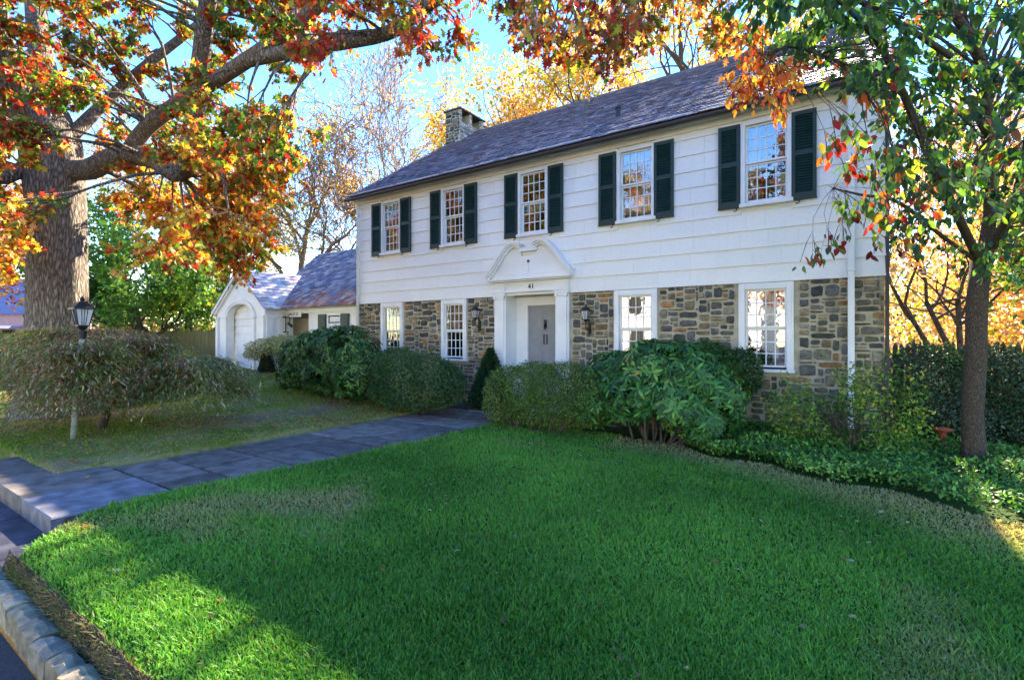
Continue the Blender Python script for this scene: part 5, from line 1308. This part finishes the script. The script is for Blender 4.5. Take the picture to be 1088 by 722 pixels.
tree('orange_tree', 'many-stemmed orange tree beyond the fence, nearest the right corner of the house', V3((2.3, 16.0, 0)), 7.2, 3.6, .15, [(.62, .38, .18), ORG, (.66, .46, .16), (.55, .32, .26), RED], [3, 1, 2.4, 2.4, .4], 7500, .12, 'quad', 39, depth=4, split=.34, stems=5, spread=.35, kids=(2, 3))
tree('orange_tree', 'many-stemmed red and yellow tree beyond the fence behind the dogwood trunk', V3((6.5, 15.5, 0)), 7.0, 3.4, .2, [ORG, YEL, (.5, .18, .12), YGR, (.6, .42, .2)], [1.4, 2.4, 1.6, 1.6, 2], 7000, .12, 'quad', 40, depth=4, split=.32, stems=3, spread=.35, kids=(2, 3))
tree('yellow_tree', 'tall yellow tree far beyond the fence on the right', V3((9, 27, 0)), 13, 6, .3, [GOLD, YEL, YGR, ORG], [3, 3, 2, 1], 14000, .2, 'quad', 41, depth=4, split=.2, spread=.5)
# second slim trunk right behind the dogwood
tree('slim_tree', 'slim brown tree standing just behind the dogwood trunk', V3((3.15, 9.9, 0)), 5.6, 2.0, .13, [(.06, .15, .03), (.14, .24, .04), YGR], [3, 2, 1], 3400, .10, 'oval', 42, depth=3, split=.35, bark='bark2', kids=(2, 3))
# far hedges and woods closing the horizon
def wood(name, label, pts_, n, hgt, cols, wts, size, seed, th=3.0):
    Pp = []
    for k in range(n):
        i = rm.randrange(len(pts_) - 1); f = rm.random(); a, c = pts_[i], pts_[i + 1]; x = a[0] + (c[0] - a[0]) * f; y = a[1] + (c[1] - a[1]) * f
        h = hgt * (.6 + .4 * math.sin(x * .45 + seed) * math.sin(x * .21 + y * .3 + 1) + .12 * math.sin(x * 2.1)); Pp.append((x + rm.uniform(-.5, .5) * th, y + rm.uniform(-.5, .5) * th, h * rm.random() ** .75))
    P = np.array(Pp); o = leaf_mesh(name, P, rand_unit(n), rand_unit(n), rng.uniform(.7, 1.3, n) * size, palette(P, cols, wts, seed, .5, .3), 'quad', M['leaf'], None, 0)
    return tag(o, label, 'woods', kind='stuff')
wood('far_wood', 'autumn woods closing the view beyond the neighbouring gardens', [(-75, 6), (-66, 22), (-48, 36), (-28, 45), (-8, 50), (14, 48), (34, 38)], 60000, 7.5, [(.06, .12, .03), (.12, .16, .04), (.3, .2, .06), (.35, .14, .05)], [3, 2.4, 1.4, 1], .38, 3, 4)
wood('autumn_wood', 'orange and yellow woods filling the view beyond the right-hand fence', [(1.5, 24), (10, 30), (30, 28)], 26000, 8.0, [(.5, .3, .16), GOLD, (.55, .42, .12), YGR, (.45, .25, .2)], [2, 3, 2.6, 2.4, 2], .22, 7, 6)
shrub('hedge', 'clipped green hedge at the far left beyond the oak trunk', bgp(-5, 17) , [(-2, 0, .8, 1.5, .8, .95), (0, 0, .8, 1.5, .8, 1.0), (2.2, .5, .7, 1.4, .8, .8)], [G2, G1, (.03, .12, .05)], [3, 2, 2], 16000, .1, 'quad', 'waxy', 51, 6, outer=.75, rough=.06)
shrub('russet_shrub', 'low russet shrub on the lawn behind the lamp', bgp(128, 15.5), [(-.8, 0, .9, 1.3, .6, .5), (.9, .3, .8, 1.2, .6, .45)], [(.22, .08, .04), (.14, .05, .03), BRN], [2, 2, 1], 9000, .07, 'quad', 'leaf', 52, 8, outer=.6, rough=.2)
shrub('gold_shrub', 'yellow-green shrub on the left lawn behind the weeping maple', bgp(165, 13.0), [(-.5, 0, .8, 1.0, .6, .55), (.7, .2, .75, 1.0, .6, .5)], [YGR, (.16, .24, .04), (.42, .3, .12)], [2, 2, 1], 9000, .06, 'quad', 'leaf', 53, 8, outer=.6, rough=.2)
# neighbour's house at the far left
nb = bgp(6, 38); t = thing('neighbour_house', 'pinkish house with blue-grey roof glimpsed at the far left behind the oak', 'house', nb)
u = RV; m = MB()
def nbox(m, a0, a1, d0, d1, z0, z1):
    vs = [];
    for z in (z0, z1):
        for a, d in ((a0, d0), (a1, d0), (a1, d1), (a0, d1)): q = nb + RV * a + FV * d; vs.append((q.x, q.y, z))
    m.add(vs, [(0, 3, 2, 1), (4, 5, 6, 7), (0, 1, 5, 4), (1, 2, 6, 5), (2, 3, 7, 6), (3, 0, 4, 7)])
nbox(m, -9, 3, 0, 7, 0, 3.4); m.build('wall', flat_mat('pink_wall', (.55, .33, .33), .8), t)
m = MB(); q = [nb + RV * a + FV * d + V3((0, 0, z)) for a, d, z in ((-9.4, -.5, 3.3), (3.4, -.5, 3.3), (3.4, 3.5, 6.4), (-9.4, 3.5, 6.4), (3.4, 7.5, 3.3), (-9.4, 7.5, 3.3))]
m.add(q, [(0, 1, 2, 3), (3, 2, 4, 5), (1, 4, 2), (0, 3, 5)]); m.build('roof', flat_mat('blue_roof', (.1, .13, .25), .7), t)
m = MB(); nbox(m, -8, 2, -2.6, -.01, 2.2, 2.4); m.build('awning', flat_mat('blue_awning', (.12, .16, .4), .7), t)
for a in (-7.5, -5, -2.5, -.2, 1.6):
    m = MB(); nbox(m, a, a + .9, -.06, -.001, 1.0, 2.1); m.build('window', M['glass'] if False else M['dark'], t)

# ---- across the street, behind the camera: seen mirrored in the windows
for i, (x, y, h, cset, lab) in enumerate([(-44, -15, 15, [ORG, GOLD, BRN, GRN], 'orange tree across the street, mirrored in the leftmost ground-floor window'), (-33, -17, 17, [RED, ORG, BRN, GRN], 'russet tree across the street, mirrored in the second ground-floor window'),
        (-22, -22, 19, [GRN, YGR, YEL, DGR], 'green-gold tree across the street, mirrored in the window above the door'), (-12, -25, 19, [BRN, GRN, GOLD], 'brown tree across the street behind the white house, mirrored in the fourth upper window'),
        (-1, -17, 17, [RED, ORG, GOLD, BRN], 'red tree across the street, mirrored in the rightmost windows'), (10, -20, 15, [GRN, GOLD, YGR], 'tall green tree across the street to the right of the red one')]):
    tree('street_tree', lab, V3((x, y, -.22)), h, 6.5, .35, cset, [1] * len(cset), 11000, .34, 'quad', 60 + i, depth=3, spread=1.0)
wh = thing('white_house', 'plain white house across the street, mirrored in the third ground-floor window', 'house', V3((-10, -17, -.2)))
m = MB(); m.box(-15, -5, -25, -17, -.2, 5.2); m.build('wall', M['white'], wh)
m = MB(); m.prism_x([(-25.4, 5.1), (-16.5, 5.1), (-21, 8.6)], -15.3, -4.7); m.build('roof', M['conduit'], wh)
for zz in (.9, 3.3):
    for xx in (-14, -11.6, -9.2, -6.8):
        m = MB(); m.box(xx, xx + 1, -16.999, -16.95, zz, zz + 1.3); m.build('window', M['dark'], wh)

# ------------------------------------------------------------------ GRASS
def grass(name, label, P, hgt, cols, wts, seed, lean=.5, wd=.004):
    n = len(P); T = nrm(rand_unit(n) * lean + np.array([0, 0, 1.0])); N = nrm(rand_unit(n) * np.array([1, 1, .2]))
    h = hgt * rng.uniform(.6, 1.3, n) if np.isscalar(hgt) else hgt * rng.uniform(.6, 1.3, n)
    B = np.cross(T, N); B = nrm(B); wdt = wd if not np.isscalar(wd) else np.full(n, wd)
    V = np.empty((n, 5, 3)); V[:, 0] = P - B * wdt[:, None]; V[:, 1] = P + B * wdt[:, None]
    m_ = P + T * (h * .55)[:, None]; V[:, 2] = m_ + B * (wdt * .8)[:, None]; V[:, 3] = m_ - B * (wdt * .8)[:, None]
    V[:, 4] = P + T * h[:, None] + N * (h * rng.uniform(.1, .55, n))[:, None]
    V = V.reshape(-1, 3); base = (np.arange(n) * 5)[:, None]; loops = (base + np.array([0, 1, 2, 3, 3, 2, 4])[None]).ravel().astype(np.int32)
    tot = np.tile([4, 3], n).astype(np.int32); st_ = np.concatenate([[0], np.cumsum(tot)[:-1]]).astype(np.int32)
    me = bpy.data.meshes.new(name); me.vertices.add(len(V)); me.vertices.foreach_set('co', V.ravel().astype(np.float32)); me.loops.add(len(loops)); me.loops.foreach_set('vertex_index', loops)
    me.polygons.add(len(tot)); me.polygons.foreach_set('loop_start', st_); me.polygons.foreach_set('loop_total', tot)
    a = me.color_attributes.new('col', 'FLOAT_COLOR', 'POINT'); c = np.ones((len(V), 4), np.float32)
    cc_ = cols if not isinstance(cols, list) else palette(P, cols, wts, seed, 1.2, .25); c[:, :3] = np.repeat(cc_, 5, 0); a.data.foreach_set('color', c.ravel())
    me.materials.append(M['grass']); me.update(calc_edges=True); o = bpy.data.objects.new(name, me); COL.objects.link(o); return tag(o, label, 'grass', kind='stuff')
def scatter(n, r0, r1, a0, a1, inside):
    """blades thin out with distance from the pavement where one stands"""
    r = r0 * (r1 / r0) ** rng.uniform(0, 1, n) ** .9; a = rng.uniform(a0, a1, n); x = r * np.sin(a); y = r * np.cos(a); k = inside(x, y); return x[k], y[k], r[k]
def in_lawn(x, y):
    f = (x - e0.x) / (e1.x - e0.x); ivy = e0.y + (e1.y - e0.y) * f + .03 + .12 * np.sin(x * 5); hedge = np.where(x < -4.0, 8.6, np.where(x < e0.x, 7.9 + .1 * np.sin(x * 3), ivy))
    return (x > lawn_left_edge(y) + .02 * np.sin(y * 30)) & (y > LAWN_E + .02) & (y < hedge) & (x < 7)
x, y, r_g = scatter(620000, 1.2, 12, R(-84), R(62), in_lawn)
print('blades', len(x))
z = lawn_h(x, y) - .004 - .05 * (1 - np.clip((y - LAWN_E) / .12, 0, 1)); P = np.stack([x, y, z], 1)
dry = fbm(x * .9, y * .9, 21, 4) + .5 * fbm(x * 3, y * 3, 22, 3)
f_ = (x - e0.x) / (e1.x - e0.x); ivy = e0.y + (e1.y - e0.y) * f_
band = np.clip(1 - (ivy - y) / (1.25 + .4*np.sin(x)), 0, 1) * (x > -3.2) * 1.1 + np.clip(1 - (8.4 - y) / 1.0, 0, 1) * (x <= -3.2) * .5
dryv = np.clip((dry - .5) * 1.6, 0, 1) * .8 + band * .95 + rng.normal(0, .13, len(x)); dryv = np.clip(dryv + (rng.uniform(0, 1, len(x)) < .05) * .7, 0, 1)
g = fbm(x * 1.6, y * 1.6, 23, 4) * .5 + .5; g = np.clip(g + rng.normal(0, .18, len(x)), 0, 1)[:, None]
gc = np.array([.034, .20, .02]) * (1 - g) + np.array([.13, .42, .06]) * g; dc = np.array([.46, .40, .19]) * (.55 + .7 * rng.uniform(0, 1, (len(x), 1)))
cl = gc * (1 - dryv[:, None]) + dc * dryv[:, None]; hgt = (.034 + .012 * fbm(x * 2, y * 2, 9, 3) + .012 * np.clip(fbm(x * 7, y * 7, 91, 3), 0, 1)) * (1 - .4 * dryv) * np.clip(.85 + r_g * .03, 1, 1.3)
grass('grass', 'short vivid green lawn grass with dry patches', P, hgt * 1.25, cl, None, 1, .6, .0017 + .0008 * r_g)
def in_left(x, y): return (x < -7.72) & (y > 1.82) & (y < 9.2) & (x > -20)
x, y, r_g = scatter(190000, 6.5, 20, R(-86), R(-30), in_left)
bare = fbm(x * 1.1, y * 1.1, 31, 4); k = bare < .35 + rng.uniform(-.3, .5, len(x)); x, y, r_g = x[k], y[k], r_g[k]
P = np.stack([x, y, left_h(x, y) - .004], 1)
grass('mossy_grass', 'patchy mossy grass of the left lawn', P, .026, palette(P, [(.12, .24, .025), (.27, .30, .05), (.07, .15, .02), (.36, .28, .14)], [3, 3, 1.4, 1.8], 4, 1.0, .25), None, 2, .7, .0012 + .0007 * r_g)
# fallen leaves, a stick, litter
def fallen(n, fn, cols, wts, size, label, seed, shape='oak'):
    P = np.array([fn() for _ in range(n)]); T = nrm(rand_unit(n) * np.array([1, 1, .15])); N = nrm(rand_unit(n) * .35 + np.array([0, 0, 1]))
    return tag(leaf_mesh('fallen_leaves', P, T, N, rng.uniform(.6, 1.2, n) * size, palette(P, cols, wts, seed, 3, .3), shape, M['leaf'], None, .2), label, 'fallen leaves', kind='stuff')
def on_left():
    x = -7.8 - abs(rm.gauss(0, 3.5)); y = rm.uniform(1.9, 9); return (x, y, left_h(np.array(x), np.array(y)).item() + .02)
fallen(1000, on_left, [BRN, (.35, .2, .1), ORG, (.4, .28, .15)], [3, 3, 1, 2], .08, 'brown and tan oak leaves strewn over the left lawn', 2)
def on_lawn():
    while True:
        x = rm.uniform(-5.4, 4); y = rm.uniform(1.1, 7.5)
        if in_lawn(np.array([x]), np.array([y]))[0]: return (x, y, lawn_z(x, y) + .035)
fallen(170, on_lawn, [BRN, (.5, .35, .18), (.45, .12, .04), (.6, .5, .3)], [3, 3, 1, 2], .05, 'small curled leaves dotted over the front lawn', 12)
def on_bed(): x = rm.uniform(-11, -2.2); return (x, rm.uniform(8.2, 9.4), .05)
fallen(260, on_bed, [BRN, ORG, (.3, .15, .08)], [3, 1, 2], .08, 'brown leaf litter under the shrubs along the house', 3)
for i, (px, py, c, lab) in enumerate([(195, 573, (.6, .28, .1), 'single tan leaf on the lawn near the flagstone step'), (119, 604, (.75, .72, .66), 'small pale leaf on the lawn near the kerb'), (898, 594, (.55, .55, .6), 'small pale scrap of leaf in the middle right of the lawn'), (939, 542, (.6, .45, .3), 'curled tan leaf on the dry strip by the pachysandra'), (713, 716, (.7, .6, .5), 'pale leaf at the bottom of the lawn right of the stick'), (299, 457, (.45, .3, .2), 'brown leaf at the grass edge of the path'), (427, 434, (.8, .12, .02), 'vivid orange-red leaf spray under the dark rounded shrub'), (994, 656, (.7, .6, .45), 'small straw-coloured leaf at the right of the lawn'), (95, 505, (.5, .35, .2), 'brown leaf on the flagstones near the step')]):
    g0 = onG(px, py, .035 if i not in (6,) else .12); s_ = .07 if i != 6 else .17; n_ = 1 if i != 6 else 6
    P = np.array([g0[:]] * n_) + rng.normal(0, .03, (n_, 3)) * (n_ > 1); T = nrm(rand_unit(n_) * np.array([1, 1, .3])); o = leaf_mesh('fallen_leaf', P, T, nrm(rand_unit(n_) * .3 + np.array([0, 0, 1])), np.full(n_, s_), np.tile(np.array(c), (n_, 1)), 'oak', M['leaf'], None, .35); tag(o, lab, 'leaf')
sk = MB(); sp = [onG(x_, y_, .045) for x_, y_ in ((664, 676), (651, 683), (652, 691), (660, 697), (670, 703))]; sk.tube(sp, [.003, .005, .005, .005, .003], 6); sk.tube([sp[1], onG(657, 679, .05)], [.004, .002], 5)
tag(sk.build('stick', M['paletwig'], smooth=True), 'thin crooked stick lying at the bottom centre of the lawn', 'stick')
b = onG(1001, 478, .0); t = thing('rusty_ornament', 'low rust-coloured garden ornament between the loose shrub and the dogwood trunk', 'garden ornament', b)
q = MB(); q.lathe([(.04, 0), (.06, .05), (.05, .2), (.05, .26), (.11, .29), (.13, .31), (.02, .34)], b.x, b.y, 18); q.build('body', flat_mat('rust', (.32, .07, .03), .8), t, smooth=True)

# dry tufts hanging over the cut edge of the turf
n_ = 26000; x = rng.uniform(-5.2, 6, n_); t_e = rng.uniform(0, 1, n_); y = .96 + .05 * t_e; z = -.13 + .13 * t_e ** .8; k = fbm(x * 5, x * 0, 51, 3) + rng.normal(0, .4, n_) > -.1 - t_e * .8
P = np.stack([x, y, z], 1)[k]
grass('edge_grass', 'dry tufts of grass along the cut edge of the turf above the kerb', P, .045, palette(P, [(.24, .19, .10), (.10, .16, .03), (.3, .24, .15), (.12, .09, .05)], [3, 2, 2, 2], 3, 3, .3), None, 3, 1.3, .002)
